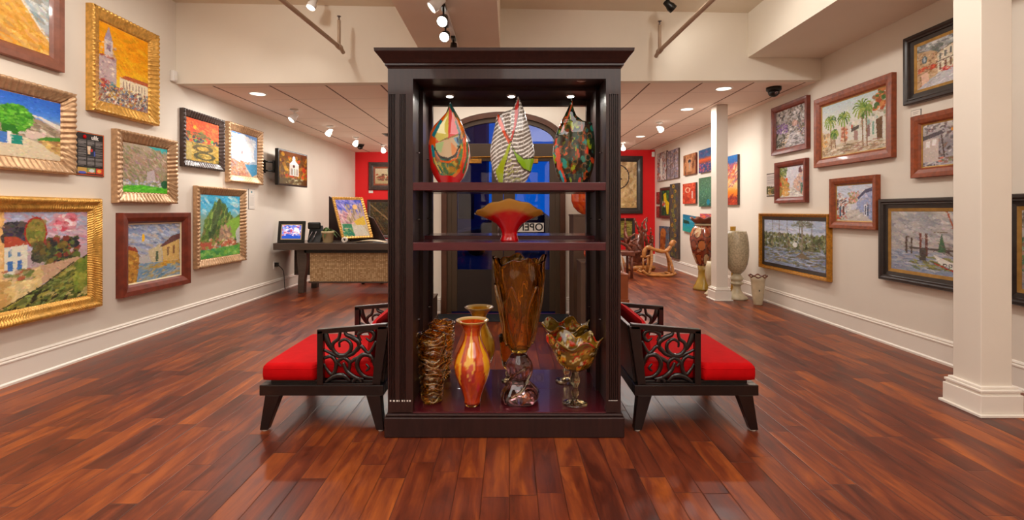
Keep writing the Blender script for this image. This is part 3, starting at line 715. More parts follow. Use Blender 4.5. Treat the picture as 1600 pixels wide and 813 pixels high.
# ============================================================ LOUNGE CHAIRS
def make_chair():
    """lounge chair facing -x; local origin at floor, centre of depth; x from -1 (front) to 0 (back)"""
    t = thing('lounge_chair', 'red cushioned black lounge chair with carved arms left of the bookcase', 'chair', (-.71, 3.09, 0), 0, None)
    X0 = -.70; YH = .35
    r = MB(); z0, z1 = .208, .268
    r.box(X0, 0, -YH, -YH+.05, z0, z1); r.box(X0, 0, YH-.05, YH, z0, z1); r.box(X0, X0+.05, -YH+.05, YH-.05, z0, z1); r.box(-.05, 0, -YH+.05, YH-.05, z0, z1)
    r.box(X0+.04, -.03, -YH+.04, YH-.04, .232, .262)
    r.box(X0+.05, -.06, -YH+.03, YH-.03, .262, .288)
    r.build('seat_frame', M['black_wood'], t, bevel=.004)
    for sx_, sy in ((0, -1), (0, 1), (1, -1), (1, 1)):
        y = sy*(YH-.035); l = MB()
        if sx_ == 0: tx0, tx1, bx0, bx1 = X0+.03, X0+.115, X0-.005, X0+.04
        else: tx0, tx1, bx0, bx1 = -.10, -.02, -.045, .0
        l.hexa([(bx0, y-.022, .008), (bx1, y-.022, .008), (bx1, y+.022, .008), (bx0, y+.022, .008)],
               [(tx0, y-.032, z0+.002), (tx1, y-.032, z0+.002), (tx1, y+.032, z0+.002), (tx0, y+.032, z0+.002)])
        lg = l.build('leg', M['black_wood'], t, bevel=.004)
        MB().disc(((bx0+bx1)/2, y, 0), .016, 0, .009, 14).build('foot_glide', M['paper'], lg)
    # seat cushion, soft box
    n = 44; cu = MB(); vs = []
    cx0, cx1, cy0, cy1 = X0+.012, -.06, -YH+.005, YH-.005; zt, zb = .385, .284
    def sbox(x, y, top):
        u = 2*x-1; v = 2*y-1
        px = cx0+(cx1-cx0)*x; py = cy0+(cy1-cy0)*y
        e = max(abs(u), abs(v)); crown = (1-u*u)*(1-v*v)
        z = (zt-.0+.018*crown) if top else (zb+.012-.012*min(1, (1-e)*12))
        if top and e > .95: z -= .014*((e-.95)/.05)**2
        k = 1-.02*max(0, (abs(u)*abs(v))-.8)*5
        s_ = min(1, max(0, (px-(X0+.300))/.02)); s_ = s_*s_*(3-2*s_)
        return ((cx0+cx1)/2+(px-(cx0+cx1)/2)*k, py*k*(1-s_*.118), z)
    for top in (1, 0):
        vs += [sbox(i/n, j/n, top) for j in range(n+1) for i in range(n+1)]
    m1 = n+1; fs = []
    for tt in range(2):
        o_ = tt*m1*m1
        fs += [(o_+j*m1+i, o_+j*m1+i+1, o_+(j+1)*m1+i+1, o_+(j+1)*m1+i) for j in range(n) for i in range(n)]
    ring = [i for i in range(m1)]+[j*m1+n for j in range(1, m1)]+[n*m1+i for i in range(n-1, -1, -1)]+[j*m1 for j in range(n-1, 0, -1)]
    # side band with a mid bulge
    K = len(ring); o2 = len(vs)
    for kk in (0.33, 0.66):
        for idx in ring:
            a = Vector(vs[idx]); b_ = Vector(vs[idx+m1*m1]); c_ = a.lerp(b_, kk); d_ = Vector((c_.x-(cx0+cx1)/2, c_.y, 0)).normalized()*.004
            vs.append(tuple(c_+d_))
    for k in range(K):
        a, b_ = ring[k], ring[(k+1) % K]; k1 = (k+1) % K
        fs += [(a, b_, o2+k1, o2+k), (o2+k, o2+k1, o2+K+k1, o2+K+k), (o2+K+k, o2+K+k1, b_+m1*m1, a+m1*m1)]
    cu.add(vs, fs, True)
    co = cu.build('seat_cushion', M['red_cloth'], t)
    pp = [Vector(vs[i])+Vector((0, 0, -.012)) for i in ring]; pp.append(pp[0])
    MB().tube(pp, .0035, 6).build('piping', M['red_cloth'], co)
    # arms: frame with carved scrolls
    for sy in (-1, 1):
        y0, y1 = (-YH, -YH+.034) if sy < 0 else (YH-.034, YH)
        ax0, ax1 = X0+.325, -.03
        f = MB()
        def bar(p0, p1, p2, p3): f.prism([p0, p1, p2, p3], y0, y1)
        bar((ax0, .268), (ax0+.034, .268), (ax0+.034, .575), (ax0, .575))
        bar((ax0, .555), (ax0, .582), (ax1+.05, .615), (ax1+.05, .585))
        bar((ax0+.034, .268), (ax0+.034, .278), (ax1, .278), (ax1, .268))
        bar((ax1-.035, .268), (ax1+.01, .268), (ax1+.06, .60), (ax1-.002, .60))
        fo = f.build('arm_frame', M['black_wood'], t, bevel=.003)
        ox0, ox1, oz0, oz1 = ax0+.034, ax1-.015, .278, .572
        def q(u, v): return (ox0+u*(ox1-ox0), (y0+y1)/2, oz1-v*(oz1-oz0))
        s = MB()
        def scroll(pts, r0=.011, r1=.005, mid=.015):
            sp = smooth_path([q(*p) for p in pts], 7); nn = len(sp)
            rr = [r0+(mid-r0)*math.sin(PI*i/(nn-1)) if i < nn/2 else r1+(mid-r1)*math.sin(PI*i/(nn-1)) for i in range(nn)]
            s.tube(sp, rr, 8, sq=(.8, 1))
        def curl(cu_, cv, ru, rv, a0, a1, shrink=.45):
            k = 12; return [(cu_+ru*(1-shrink*i/k)*math.cos(math.radians(a0+(a1-a0)*i/k)), cv+rv*(1-shrink*i/k)*math.sin(math.radians(a0+(a1-a0)*i/k))) for i in range(k+1)]
        scroll([(.31, .0), (.28, .15), (.18, .24), (.17, .35), (.26, .46), (.41, .47), (.51, .37), (.51, .25), (.41, .17), (.30, .22), (.30, .32)], .009, .006, .012)
        scroll([(.40, .0), (.43, .08), (.54, .13), (.66, .22), (.66, .34), (.57, .44)], .008, .006, .015)
        scroll([(.70, .20), (.66, .08), (.76, .01), (.90, .01), (.96, .10), (.89, .20), (.80, .14)], .008, .005, .012)
        scroll([(.03, .0), (.06, .18), (.15, .38)], .009, .006, .017)
        scroll([(0, .37), (.15, .44), (.31, .50), (.54, .45), (.70, .30), (.86, .43), (1.0, .20)], .008, .007, .012)
        scroll([(0, .53), (.14, .50), (.23, .62), (.21, .78), (.14, .84), (.05, .74), (.0, .64)], .009, .006, .012)
        scroll([(.33, .69), (.27, .60), (.38, .53), (.49, .62), (.48, .78)], .007, .006, .012)
        scroll([(.37, .62), (.44, .78), (.60, .90), (.76, .93)], .008, .005, .013)
        scroll([(.97, .68), (.90, .50), (.74, .47), (.64, .60), (.66, .76), (.78, .88), (.96, .91)], .009, .006, .014)
        scroll([(.74, .48), (.58, .56), (.50, .62)], .008, .006, .011)
        scroll([(.80, .64), (.86, .72), (.80, .78)], .005, .005, .008)
        scroll([(.02, 1.0), (.20, .88), (.38, .87), (.50, .98)], .008, .006, .015)
        scroll([(.55, 1.0), (.63, .91), (.72, 1.0)], .008, .006, .012)
        scroll([(.86, .43), (.94, .55), (.97, .68)], .007, .006, .009)
        s.build('carved_scrollwork', M['black_wood'], fo)
    # low slanted back: posts, rails, padded back cushion
    bb_ = MB()
    bb_.hexa([(-.035, -YH+.036, .27), (-.005, -YH+.036, .27), (-.005, YH-.036, .27), (-.035, YH-.036, .27)], [(.01, -YH+.036, .60), (.035, -YH+.036, .60), (.035, YH-.036, .60), (.01, YH-.036, .60)])
    bb_.build('backrest', M['black_wood'], t, bevel=.004)
    pc = MB(); vs = []; nn = 18
    for s_ in (0, 1):
        for j in range(nn+1):
            for i in range(nn+1):
                u, v = 2*i/nn-1, 2*j/nn-1; th = .06*(max(0, 1-u**4)**.5)*(max(0, 1-v**4)**.5)
                z = .50+v*.12; xb = -.055+(z-.39)*.14-.03
                vs.append((xb+(-th if s_ == 0 else th*.3), u*(YH-.05), z))
    m1 = nn+1
    pc.add(vs, [(o_+j*m1+i, o_+j*m1+i+1, o_+(j+1)*m1+i+1, o_+(j+1)*m1+i) for o_ in (0, m1*m1) for j in range(nn) for i in range(nn)], True)
    pc.build('back_cushion', M['red_cloth'], t)
    return t
ch = make_chair()
dup(ch, (.705, 3.09, 0), PI, 'red cushioned black lounge chair with carved arms right of the bookcase')

# ============================================================ GLASS ON THE SHELVES
def teardrop(name, label, X, Y, z, tab, peak, art, depth=.055, m='art_glass', cat='vase'):
    """tab: (height, left, right) outline in metres relative to X, bottom to top"""
    t = thing(name, label, cat, (X, Y, z))
    mb = MB(); N1, SEG = 130, 150; Ht = tab[-1][0]; W0 = min(p[1] for p in tab); W1 = max(p[2] for p in tab); cols = []; vs = []; pass
    for i in range(N1+1):
        zz = Ht*(i/N1); l, r = interp(tab, zz); c_ = (l+r)/2; a = (r-l)/2
        k = min(1, math.sin(PI*min(1, (zz/Ht)*.9+.1))*1.1); d = max(.004, min(depth*k, a*1.0))
        for j in range(SEG):
            th = 2*PI*j/SEG; x = c_+a*math.cos(th); y = d*math.sin(th)
            vs.append((x, y, zz)); cols.append(art.sample((x-W0)/(W1-W0), 1-zz/Ht))
    fs = [(i*SEG+j, i*SEG+(j+1) % SEG, (i+1)*SEG+(j+1) % SEG, (i+1)*SEG+j) for i in range(N1) for j in range(SEG)]+[tuple(range(SEG)), tuple(N1*SEG+j for j in range(SEG))]
    mb.add(vs, fs, True, cols); mb.build('glass_body', M[m], t)
    return t
k_ = 1/266.7
def tabf(rows, y0, cx): return sorted([((y0-y)*k_, (l-cx)*k_, (r-cx)*k_) for y, l, r in rows])
A = Art(150, 260, 'e8801c', 3)
A.grad([(0, '5f6a50'), (.5, '8a6a30'), (1, 'b0281c')]).dabs(160, (0, .3, 1, 1), ['d8641c', '2a8a74', 'e8b83c', 'b03020', '1c6a70', '7a9a3c'], .08, .03, 1.2)
A.ell(.5, .62, .55, .42, 'cc2018').ell(.48, .55, .44, .40, 'e8761c').ell(.46, .56, .38, .36, '4a8a50').ell(.46, .6, .33, .3, '8a7a34')
A.dabs(70, (.2, .62, .72, .86), ['c8a83a', '2a7a5c', '6a4a28', 'e0c050', '20707c', 'b0501c'], .06, .03, .5)
A.poly([(.02, .5), (.22, .2), (.5, .12), (.3, .5), (.08, .6)], 'e85a14').poly([(.1, .42), (.3, .22), (.36, .24), (.2, .46)], '1a7c88')
A.poly([(.18, .44), (.5, .1), (.52, .12), (.6, .42), (.4, .47), (.28, .5)], 'd8cc5c').poly([(.5, .06), (.56, .12), (.74, .4), (.5, .46)], 'dc4a4c')
A.poly([(.2, .52), (.5, .47), (.74, .42), (.76, .6), (.6, .72), (.36, .7), (.2, .6)], 'd0b48c').poly([(.62, .46), (.74, .43), (.75, .56)], '7ab0c8').poly([(.2, .52), (.4, .5), (.34, .64), (.22, .6)], 'a8c884')
A.poly([(.55, .5), (.74, .6), (.6, .68)], 'e08c50')
A.line([(.18, .58), (.3, .68), (.5, .71), (.66, .67), (.76, .55)], .014, '14141c').line([(.18, .62), (.32, .73), (.5, .75), (.7, .7), (.8, .55)], .01, 'e8641c')
A.line([(.5, .0), (.62, .14), (.74, .34), (.80, .5)], .022, '1c4a4c').line([(.6, .14), (.74, .3), (.84, .44)], .01, 'c86a28').dabs(24, (.7, .3, .92, .56), ['283070', 'd05020', '186868', 'e0c060'], .03, .015, 1.2)
A.line([(.94, .4), (.99, .6), (.93, .82), (.8, .98)], .012, 'd8d0b0').line([(.86, .46), (.88, .64), (.8, .82)], .02, 'e04018').line([(.93, .5), (.94, .68), (.84, .86)], .02, '2c6a3c')
A.ell(.44, 1.0, .3, .1, 'd8141a').line([(.05, .56), (.12, .76), (.28, .92), (.48, .97)], .03, 'd8201a').line([(.14, .6), (.2, .76), (.32, .87)], .012, 'e8c870').line([(.12, .56), (.16, .66)], .03, '1a90a0')
ta = tabf([(285, 686, 717), (275, 679, 725), (262, 673, 731), (245, 670, 735), (225, 669, 733), (205, 672, 727), (194, 678, 723), (185, 687, 719.5), (174, 697, 713), (166, 700, 708.5), (157, 702.5, 704)], 285, 702)
teardrop('teardrop_vase', 'teardrop vase with red base and yellow, pink and orange panels, left on top shelf', (702-796)/266.7, 2.85, 1.41, ta, 0, A)
B = Art(260, 440, '786e64', 4)
for i in range(20):      # left fan: canes sweep down to the left edge
    y = .10+i*.046; B.line([(.47, y), (.34, y+.012), (.2, y+.045), (.08, y+.09), (-.02, y+.14)], .0085, 'f8f5f0')
for i in range(22):      # right fan: canes sweep up to the right edge
    y = .08+i*.046; B.line([(.47, y), (.6, y+.006), (.74, y-.014), (.88, y-.06), (1.02, y-.13)], .0085, 'faf8f4')
for i in range(9):       # sparse crossing canes
    x = i/8; B.line([(x*.8+.1, 1.0), (x, .6), (x*.8+.12, .25), (x*.3+.55, 0)], .0035, 'd8d2c8')
B.dabs(60, (.2, .72, .7, 1), ['b8c060', 'd0c8a0', '9a9080'], .05, .008, -.1)
B.poly([(.15, .18), (.26, .26), (.36, .42), (.46, .52), (.42, .56), (.3, .44), (.18, .3)], 'e4502a').line([(.16, .17), (.28, .3), (.38, .46), (.46, .54)], .006, '201814')
B.poly([(.56, .12), (.64, .02), (.64, .16), (.6, .32), (.48, .54), (.45, .52), (.54, .34)], 'd03c38').line([(.65, .02), (.64, .2), (.58, .36), (.48, .54)], .006, '2a1818')
B.poly([(.47, .54), (.45, .62), (.32, .8), (.28, 1.0), (.2, 1.0), (.12, .86), (.3, .7), (.42, .56)], 'a8bc1c').line([(.46, .58), (.35, .78), (.3, 1)], .006, '241c1c')
B.poly([(.48, .56), (.58, .66), (.78, .73), (1, .71), (1, .78), (.92, .86), (.76, .83), (.6, .74)], '8cc020').line([(.48, .56), (.58, .655), (.76, .725), (1, .7)], .007, '2c2018').line([(.49, .6), (.62, .76), (.76, .84), (.92, .87)], .007, '2c2018')
tb_ = tabf([(285, 780, 818), (278, 775, 824), (265, 770, 830), (250, 767, 834), (236, 766, 835), (220, 768, 832), (205, 771, 829), (190, 774, 825), (181, 775.5, 822), (176, 778, 820.5), (173, 787, 820), (169, 800, 818.5), (160, 805, 815), (149, 808.5, 810.5)], 285, 800)
teardrop('teardrop_vase', 'white latticed teardrop vase with orange V and lime bands, centre of top shelf', (800-796)/266.7, 2.85, 1.41, tb_, 0, B)
C_ = Art(160, 280, '24301c', 5)
C_.dabs(420, (0, 0, 1, 1), ['0c1410', '1c3418', '103c34', '3c2410', 'b03c14', '241c0c', '5c5418', '0c1212', '1a100c'], .07, .045, .8, .85, 3)
C_.dabs(50, (0, .2, 1, 1), ['d0441c', 'd85a20', 'e8401c', '18806c', '2a9a8c', '9ab020'], .06, .035, .8, .9, 3)
for cx, cy in ((.6, .3), (.28, .42), (.45, .56), (.68, .58), (.22, .62), (.5, .75), (.72, .8), (.35, .85), (.84, .45), (.62, .42), (.3, .28), (.8, .7)):
    C_.ell(cx, cy, .075, .045, '4a3418', .7).ring(cx, cy, .06, .036, .14, '806040').ell(cx, cy, .03, .018, '1c3830')
C_.dabs(160, (0, 0, 1, 1), ['18302c', '2c5030', '70401c', '8c3414', '206058', '141c14', '64702c'], .035, .022, .8, .8, 3)
C_.line([(.1, .62), (.14, .8), (.28, .98)], .04, 'd84420').line([(.16, .86), (.25, .97)], .02, '1ca8b4').line([(.48, .02), (.36, .2), (.2, .4)], .014, 'b8502c')
tc_ = tabf([(285, 880, 917), (276, 872, 922), (264, 868, 926), (250, 865, 929), (238, 863.5, 930), (226, 864.5, 930), (210, 868, 929), (194, 874, 926), (190, 876, 925.5), (187, 877, 911), (179, 881.5, 901), (170, 886, 897), (162, 889.5, 895), (152, 892, 894.5)], 285, 897)
teardrop('teardrop_vase', 'dark mottled teardrop glass vase with orange and green spots, right on the top shelf', (897-796)/266.7, 2.85, 1.41, tc_, 0, C_)

# flared red and amber bowl on the middle shelf
def mixc(a, b, t): a, b = lin(a), lin(b); return tuple(x+(y-x)*t for x, y in zip(a, b))
t = thing('flared_glass_bowl', 'red and amber fan-shaped glass bowl on the middle shelf', 'bowl', (0, 2.86, 1.076))
prof = [(.0015, 0), (.056, 0), (.054, .008), (.046, .03), (.047, .05), (.058, .075), (.078, .1), (.104, .12), (.13, .135), (.152, .146), (.172, .155), (.19, .163), (.204, .170), (.203, .174), (.185, .166), (.165, .156), (.14, .144), (.11, .128), (.085, .106), (.06, .08), (.04, .055), (.0015, .048)]
def bowl_mod(th, z, f, r):
    k = max(0, min(1, (z-.05)/.12)); x = abs(math.cos(th)); w9 = math.sin(11*th)
    return ((r*(1+.012*w9*k), r*(1-.45*k)*(1+.03*w9*k)), k*k*(.068*(1-x**1.7)-.012*x**4+.004*w9))
def bowl_col(th, z, px, py):
    r = math.hypot(px, py/max(.55, 1-.45*max(0, min(1, (z-.05)/.12)))); k = min(1, max(0, (r-.128)/.025)); return mixc('f01420', 'f0b850', k)
MB().lathe(prof, 132, bowl_mod, colf=bowl_col).build('glass_body', M['bowl_glass'], t)

# wrinkled amber vases
def wrinkled(label, X, Y, h=.40):
    t = thing('wrinkled_glass_vase', label, 'vase', (X+(.008 if Y < 3 else 0), Y, .134), 0, 'wrinkled amber vases')
    n = 60; out = [(.045+.034*min(1, (i/n)*1.1)**.7, h*i/n) for i in range(n+1)]; inn = [(r-.012, z) for r, z in reversed(out) if z > .03]
    def wr(th, z, f, r):
        a = .006*math.sin(z*110+2.2*math.sin(2*th+z*14))+.004*math.sin(3*th+z*60)+.0025*math.sin(7*th-z*90)
        return (r+a, .008*math.sin(3*th+z*20)*(z/h))
    b_ = MB().lathe(out+inn+[(.0015, .03)], 64, wr).build('glass_body', M['amber'], t)
    tr = MB(); rd = random.Random(int(X*1000))
    for i in range(13):
        z0 = .03+i*h/13.5; ph = rd.uniform(0, 6); am_ = rd.uniform(.006, .014); pts = []
        for k in range(49):
            th = 2*PI*k/48; r_ = .05+.034*min(1, z0/h*1.1)**.7+.003+.004*math.sin(5*th+ph); pts.append((r_*math.cos(th), r_*math.sin(th), min(h+.005, max(.008, z0+am_*math.sin(2*th+ph)+.005*math.sin(5*th-ph)))))
        tr.tube(pts, .0045, 6)
    tr.build('glass_threads', M['amber_thread'], b_)
wrinkled('wrinkled amber glass vase at front left of the bottom shelf', (672-796)/269.5, 2.85)
wrinkled('wrinkled amber glass vase at back left of the bottom shelf', (690-796)/234, 3.25, .375)
# swirled baluster vases
def swirl_vase(label, X, Y, seed, pal, basec):
    t = thing('baluster_glass_vase', label, 'vase', (X, Y, .134))
    out = [(.035, 0), (.042, .004), (.046, .02), (.047, .035), (.05, .05), (.064, .09), (.085, .14), (.1, .185), (.106, .225), (.102, .26), (.088, .3), (.068, .34), (.052, .375), (.045, .405), (.047, .43), (.058, .455), (.078, .475), (.094, .487), (.096, .490)]
    out2 = []
    for (r0, z0), (r1, z1) in zip(out, out[1:]):
        for k in range(4): out2.append((r0+(r1-r0)*k/4, z0+(z1-z0)*k/4))
    out2.append(out[-1]); inn = [(max(.01, r-.006), z+.001) for r, z in reversed(out2) if z > .38]+[(.03, .37), (.0015, .36)]
    a = Art(200, 160, basec, seed)
    a.dabs(260, (0, 0, 1, 1), pal[:3], .03, .1, .15, .5, .3)
    for i in range(7):
        u = (i+.5)/7+a.r.uniform(-.02, .02); y = a.r.uniform(.42, .56)
        a.poly([(u-.04, y-.06), (u-.012, y-.3), (u+.012, y-.36), (u+.036, y-.08), (u+.042, y+.08), (u+.008, y+.26), (u-.03, y+.14), (u-.05, y+.04)], pal[3+(i % 2)], .92)
        a.line([(u-.04, y+.1), (u-.0, y+.3), (u+.05, y+.1), (u+.05, y-.2)], .008, pal[1])
    a.dabs(40, (0, .5, 1, .95), [pal[0], pal[5]], .02, .06, .2, .6, .4)
    a.rect(0, .0, 1, .03, 'd8b060')
    def cf(th, z, px, py):
        if math.hypot(px, py) < .09 and z > .47 and z+.0 > .484: return lin('ecca94')
        return a.sample((th/(2*PI)+.03) % 1, 1-z/.49)
    MB().lathe(out2[6:]+inn, 72, colf=cf).build('glass_body', M['art_glass'], t)
    MB().lathe([(.034, 0), (.043, .003), (.047, .02), (.045, .034), (.0015, .034)], 40).build('clear_foot', M['clear_amber'], t)
swirl_vase('orange and yellow swirled baluster vase in front, second from left on the bottom shelf', (738-796)/272, 2.80, 8, ['c03c10', 'a82810', 'd05814', 'f4b428', 'f0c058', 'c81840'], 'd04a10')
swirl_vase('yellow swirled baluster vase behind the orange one on the bottom shelf', (749-796)/237.5, 3.18, 12, ['e0a028', 'c87c18', 'd88c20', 'f4c84c', 'e8ac38', 'b83c10'], 'e0a430')
# tall amber vase on a plum foot
def tall_vase():
    t = thing('tall_footed_glass_vase', 'tall amber glass vase on twisted plum foot, tallest piece on the bottom shelf', 'vase', (.058, 2.86, .134))
    foot = [(.09, 0), (.108, .01), (.112, .03), (.1, .06), (.078, .085), (.06, .11), (.052, .135), (.06, .16), (.074, .19), (.078, .215), (.07, .24), (.055, .262), (.045, .28), (.0015, .284)]
    f2 = []
    for (r0, z0), (r1, z1) in zip(foot, foot[1:]):
        for k in range(3): f2.append((r0+(r1-r0)*k/3, z0+(z1-z0)*k/3))
    f2.append(foot[-1])
    MB().lathe(f2, 72, lambda th, z, f, r: (r*(1+.07*math.sin(5*th+z*16)), 0)).build('twisted_foot', M['purple_glass'], t)
    out = [(.03, .285), (.05, .295), (.068, .32), (.082, .36), (.094, .41), (.104, .47), (.118, .54), (.13, .61), (.14, .68), (.146, .74), (.147, .78), (.15, .81), (.156, .835)]
    o2 = []
    for (r0, z0), (r1, z1) in zip(out, out[1:]):
        for k in range(4): o2.append((r0+(r1-r0)*k/4, z0+(z1-z0)*k/4))
    o2.append(out[-1]); inn = [(max(.004, r-.012), z) for r, z in reversed(o2) if z > .31]+[(.0015, .31)]
    def md(th, z, f, r):
        k = (z-.285)/.55; k2 = max(0, (k-.8)/.2)
        return (r*(1+.045*math.sin(6*th+z*3)*k+.05*math.sin(8*th)*k2+.015*math.sin(17*th+z*30)*k), .016*math.sin(4*th+1)*k2+.01*math.sin(9*th)*k2)
    b_ = MB().lathe(o2+inn, 96, md).build('glass_bowl', M['amber_dark'], t)
    d = MB()
    for i in range(6):
        th0 = i*PI/3+.2; pts = []
        for j in range(9):
            s = j/8; z = .33+.36*s; th = th0+.36*math.sin(PI*s); r = interp([(a_[1], a_[0]) for a_ in out], z)[0]+.004; pts.append((r*math.cos(th), r*math.sin(th), z))
        for j in range(7, -1, -1):
            s = j/8; z = .33+.36*s; th = th0-.36*math.sin(PI*s); r = interp([(a_[1], a_[0]) for a_ in out], z)[0]+.004; pts.append((r*math.cos(th), r*math.sin(th), z))
        d.tube(smooth_path(pts, 3), .0065, 8)
    d.build('applied_loops', M['clear_amber'], b_)
    r_ = MB()
    for i in range(3):
        pts = [( (interp([(a_[1], a_[0]) for a_ in foot], z)[0]+.006)*math.cos(th), (interp([(a_[1], a_[0]) for a_ in foot], z)[0]+.006)*math.sin(th), z) for z, th in [(.05+.17*s/14, i*2.1+s*.22) for s in range(15)]]
        r_.tube(pts, .009, 8)
    r_.build('applied_ribbons', M['clear_amber'], t)
tall_vase()
# ruffled goblets with millefiori
def goblet(label, X, Y, seed, s=1.0, rz=0):
    t = thing('ruffled_glass_goblet', label, 'goblet', (X, Y, .134), rz)
    MB().lathe([(.0015, .002), (.08*s, 0), (.082*s, .004), (.06*s, .01), (.02*s, .022), (.014*s, .035), (.024*s, .055), (.026*s, .07), (.016*s, .09), (.018*s, .1), (.032*s, .125), (.033*s, .15), (.02*s, .175), (.03*s, .19), (.0015, .192)], 40).build('stem_and_foot', M['clear_amber'], t)
    a = Art(220, 120, '7c5c18', seed)
    a.dabs(200, (0, 0, 1, 1), ['8c6418', '5c3c10', 'a07820', '4a280c', '8a2810', 'a88430'], .03, .03, 0, .8, 2)
    for i in range(110):
        cx, cy = a.r.random(), a.r.random(); c = a.r.choice(['e8d488', 'd02c14', 'f0b030', 'e8dca8', 'c89030'])
        a.ell(cx, cy, .024, .055, c).ell(cx, cy, .011, .026, a.r.choice(['b02018', '5a2010', 'd84020'])).ell(cx, cy, .004, .01, 'e8c060')
    out = [(.03, .19), (.06, .2), (.096, .22), (.12, .25), (.134, .28), (.144, .31), (.156, .335), (.166, .355), (.178, .37)]
    o2 = []
    for (r0, z0), (r1, z1) in zip(out, out[1:]):
        for k in range(3): o2.append((r0+(r1-r0)*k/3, z0+(z1-z0)*k/3))
    o2.append(out[-1]); o2 = [(r*s, z) for r, z in o2]; inn = [(max(.004, r-.006), z+.003) for r, z in reversed(o2) if z > .21]+[(.0015, .21)]
    def md(th, z, f, r):
        k = max(0, min(1, (z-.25)/.12)); return (r*(1+.09*math.sin(6*th+seed)*k*k+.015*math.sin(16*th)*k), .022*math.sin(6*th+seed+.9)*k*k)
    MB().lathe(o2+inn, 110, md, colf=lambda th, z, px, py: a.sample(th/(2*PI) % 1, 1-min(1, max(0, (z-.19)/.19)))).build('ruffled_bowl', M['spotted_glass'], t)
goblet('ruffled red and yellow spotted glass goblet at front right of the bottom shelf', (898-796)/268, 2.82, 21, .88)
goblet('ruffled red and yellow spotted glass goblet at back right of the bottom shelf', (884-796)/236, 3.2, 22, .88, .6)
t = thing('clear_footed_vase', 'slim clear-footed glass behind the tall amber vase', 'vase', (-.01, 3.2, .134))
MB().lathe([(.045, 0), (.046, .004), (.02, .012), (.01, .03), (.018, .05), (.012, .07), (.0015, .072)], 30).build('clear_foot', M['clear_amber'], t)
MB().lathe([(.012, .07), (.035, .1), (.05, .16), (.055, .25), (.06, .3), (.055, .3), (.05, .25), (.044, .16), (.03, .11), (.0015, .09)], 40, lambda th, z, f, r: (r*(1+.06*math.sin(6*th+z*20)), 0)).build('glass_bowl', M['amber'], t)

# ============================================================ ENTRANCE FURNITURE
o = MB().box(-.86, .70, 5.48, 5.86, 0, .012).build('door_mat', M['rubber'], bevel=.004); tag(o, 'black rubber mat on the floor before the arched entrance doors', 'door mat')
t = thing('open_sign', 'white OPEN sign seen from behind on the right door pane', 'sign', (.25, DY+.03, 1.05))
MB().box(-.17, .17, -.012, -.006, -.055, .055).build('sign_board', M['paper'], t)
text_mesh('sign_lettering', 'OPEN', .125, M['black_plastic'], t, (0, -.014, 0), (PI/2, 0, 0), mirror=True)
def pedestal(label, x0, x1, y0, y1, h, m='ped'):
    t = thing('display_pedestal', label, 'pedestal', ((x0+x1)/2, (y0+y1)/2, 0)); hx, hy = (x1-x0)/2, (y1-y0)/2
    MB().box(-hx, hx, -hy, hy, .05, h-.02).build('pedestal_body', M[m], t, bevel=.003)
    MB().box(-hx-.012, hx+.012, -hy-.012, hy+.012, 0, .06).build('pedestal_base', M[m], t, bevel=.004)
    MB().box(-hx-.006, hx+.006, -hy-.006, hy+.006, h-.02, h).build('pedestal_top', M[m], t, bevel=.003)
pedestal('tall brown display pedestal right of the entrance doors', .69, 1.08, 5.25, 5.62, 1.215)
pedestal('lower brown pedestal in front of the tall one by the entrance', .69, .98, 4.7, 4.98, .76)
pedestal('low brown pedestal left of the entrance doors', -1.2, -.83, 5.28, 5.6, .3)
def orange_art(seed):
    a = Art(100, 100, 'd85018', seed); a.dabs(120, (0, 0, 1, 1), ['d84c14', 'c83818', 'e06a20', 'b82c18'], .08, .04, .7)
    a.poly([(.4, 0), (.9, 0), (1, .3), (.95, .9), (.7, .7), (.5, .3)], '20181c').dabs(40, (.5, 0, 1, .7), ['303038', 'b0a8a0', '201818', '6a6070'], .04, .02, .6).line([(.45, .2), (.62, .6), (.8, .9)], .02, 'b01838'); return a
tt = sorted([(0, -.05, .05), (.03, -.1, .1), (.08, -.145, .145), (.15, -.17, .17), (.22, -.17, .165), (.3, -.14, .13), (.38, -.09, .07), (.44, -.03, .01), (.46, -.01, 0)])
teardrop('teardrop_vase', 'orange and black teardrop vase on the tall pedestal by the entrance', .86, 5.43, 1.215, tt, 0, orange_art(31), .1)
teardrop('teardrop_vase', 'orange and black glass piece on the lower pedestal by the entrance', .84, 4.84, .76, [(a*.4, b*.6, c*.6) for a, b, c in tt], 0, orange_art(33), .07)

# ============================================================ DESK AND WHAT STANDS ON IT
DX0, DX1 = -3.55, -1.55; DF, DB = 7.30, 8.12
dk = thing('reception_desk', 'long grey-brown reception desk with woven front panel by the left wall', 'desk', (DX0, DF, 0))
def db(x0, x1, y0, y1, z0, z1): return (x0-DX0, x1-DX0, y0-DF, y1-DF, z0, z1)
MB().box(*db(DX0, DX1, DF, DB, .665, .767)).build('desk_top', M['desk'], dk, bevel=.006)
MB().box(*db(DX0+.42, DX1-.1, DF+.12, DB-.1, .61, .665)).build('apron', M['black_plastic'], dk)
MB().box(*db(DX0+.49, DX1-.2, DF+.16, DF+.20, .17, .61)).build('woven_panel', M['weave'], dk)
MB().box(*db(DX0+.47, DX1-.18, DF+.155, DF+.205, .145, .17)).build('panel_rail', M['desk'], dk)
def bracket(x, w_):
    """solid S-curved leg, thick in x"""
    for yy, w2 in ((DF+.12, .1), (DB-.2, .1)):
        pts = [(-.06, .665), (.09, .665), (.1, .5), (.085, .35), (.06, .2), (.05, .0), (-.04, .0), (-.04, .15), (-.03, .3), (-.05, .45)]
        MB().prism([(x+a-DX0, b) for a, b in pts], yy-DF, yy+w2-DF).build('leg', M['desk'], dk, bevel=.004)
bracket(DX0+.36, .1); bracket(DX1-.15, .1)
MB().box(*db(DX0+.02, DX0+.3, DB-.14, DB-.11, .2, .665)).build('side_panel', M['desk'], dk)
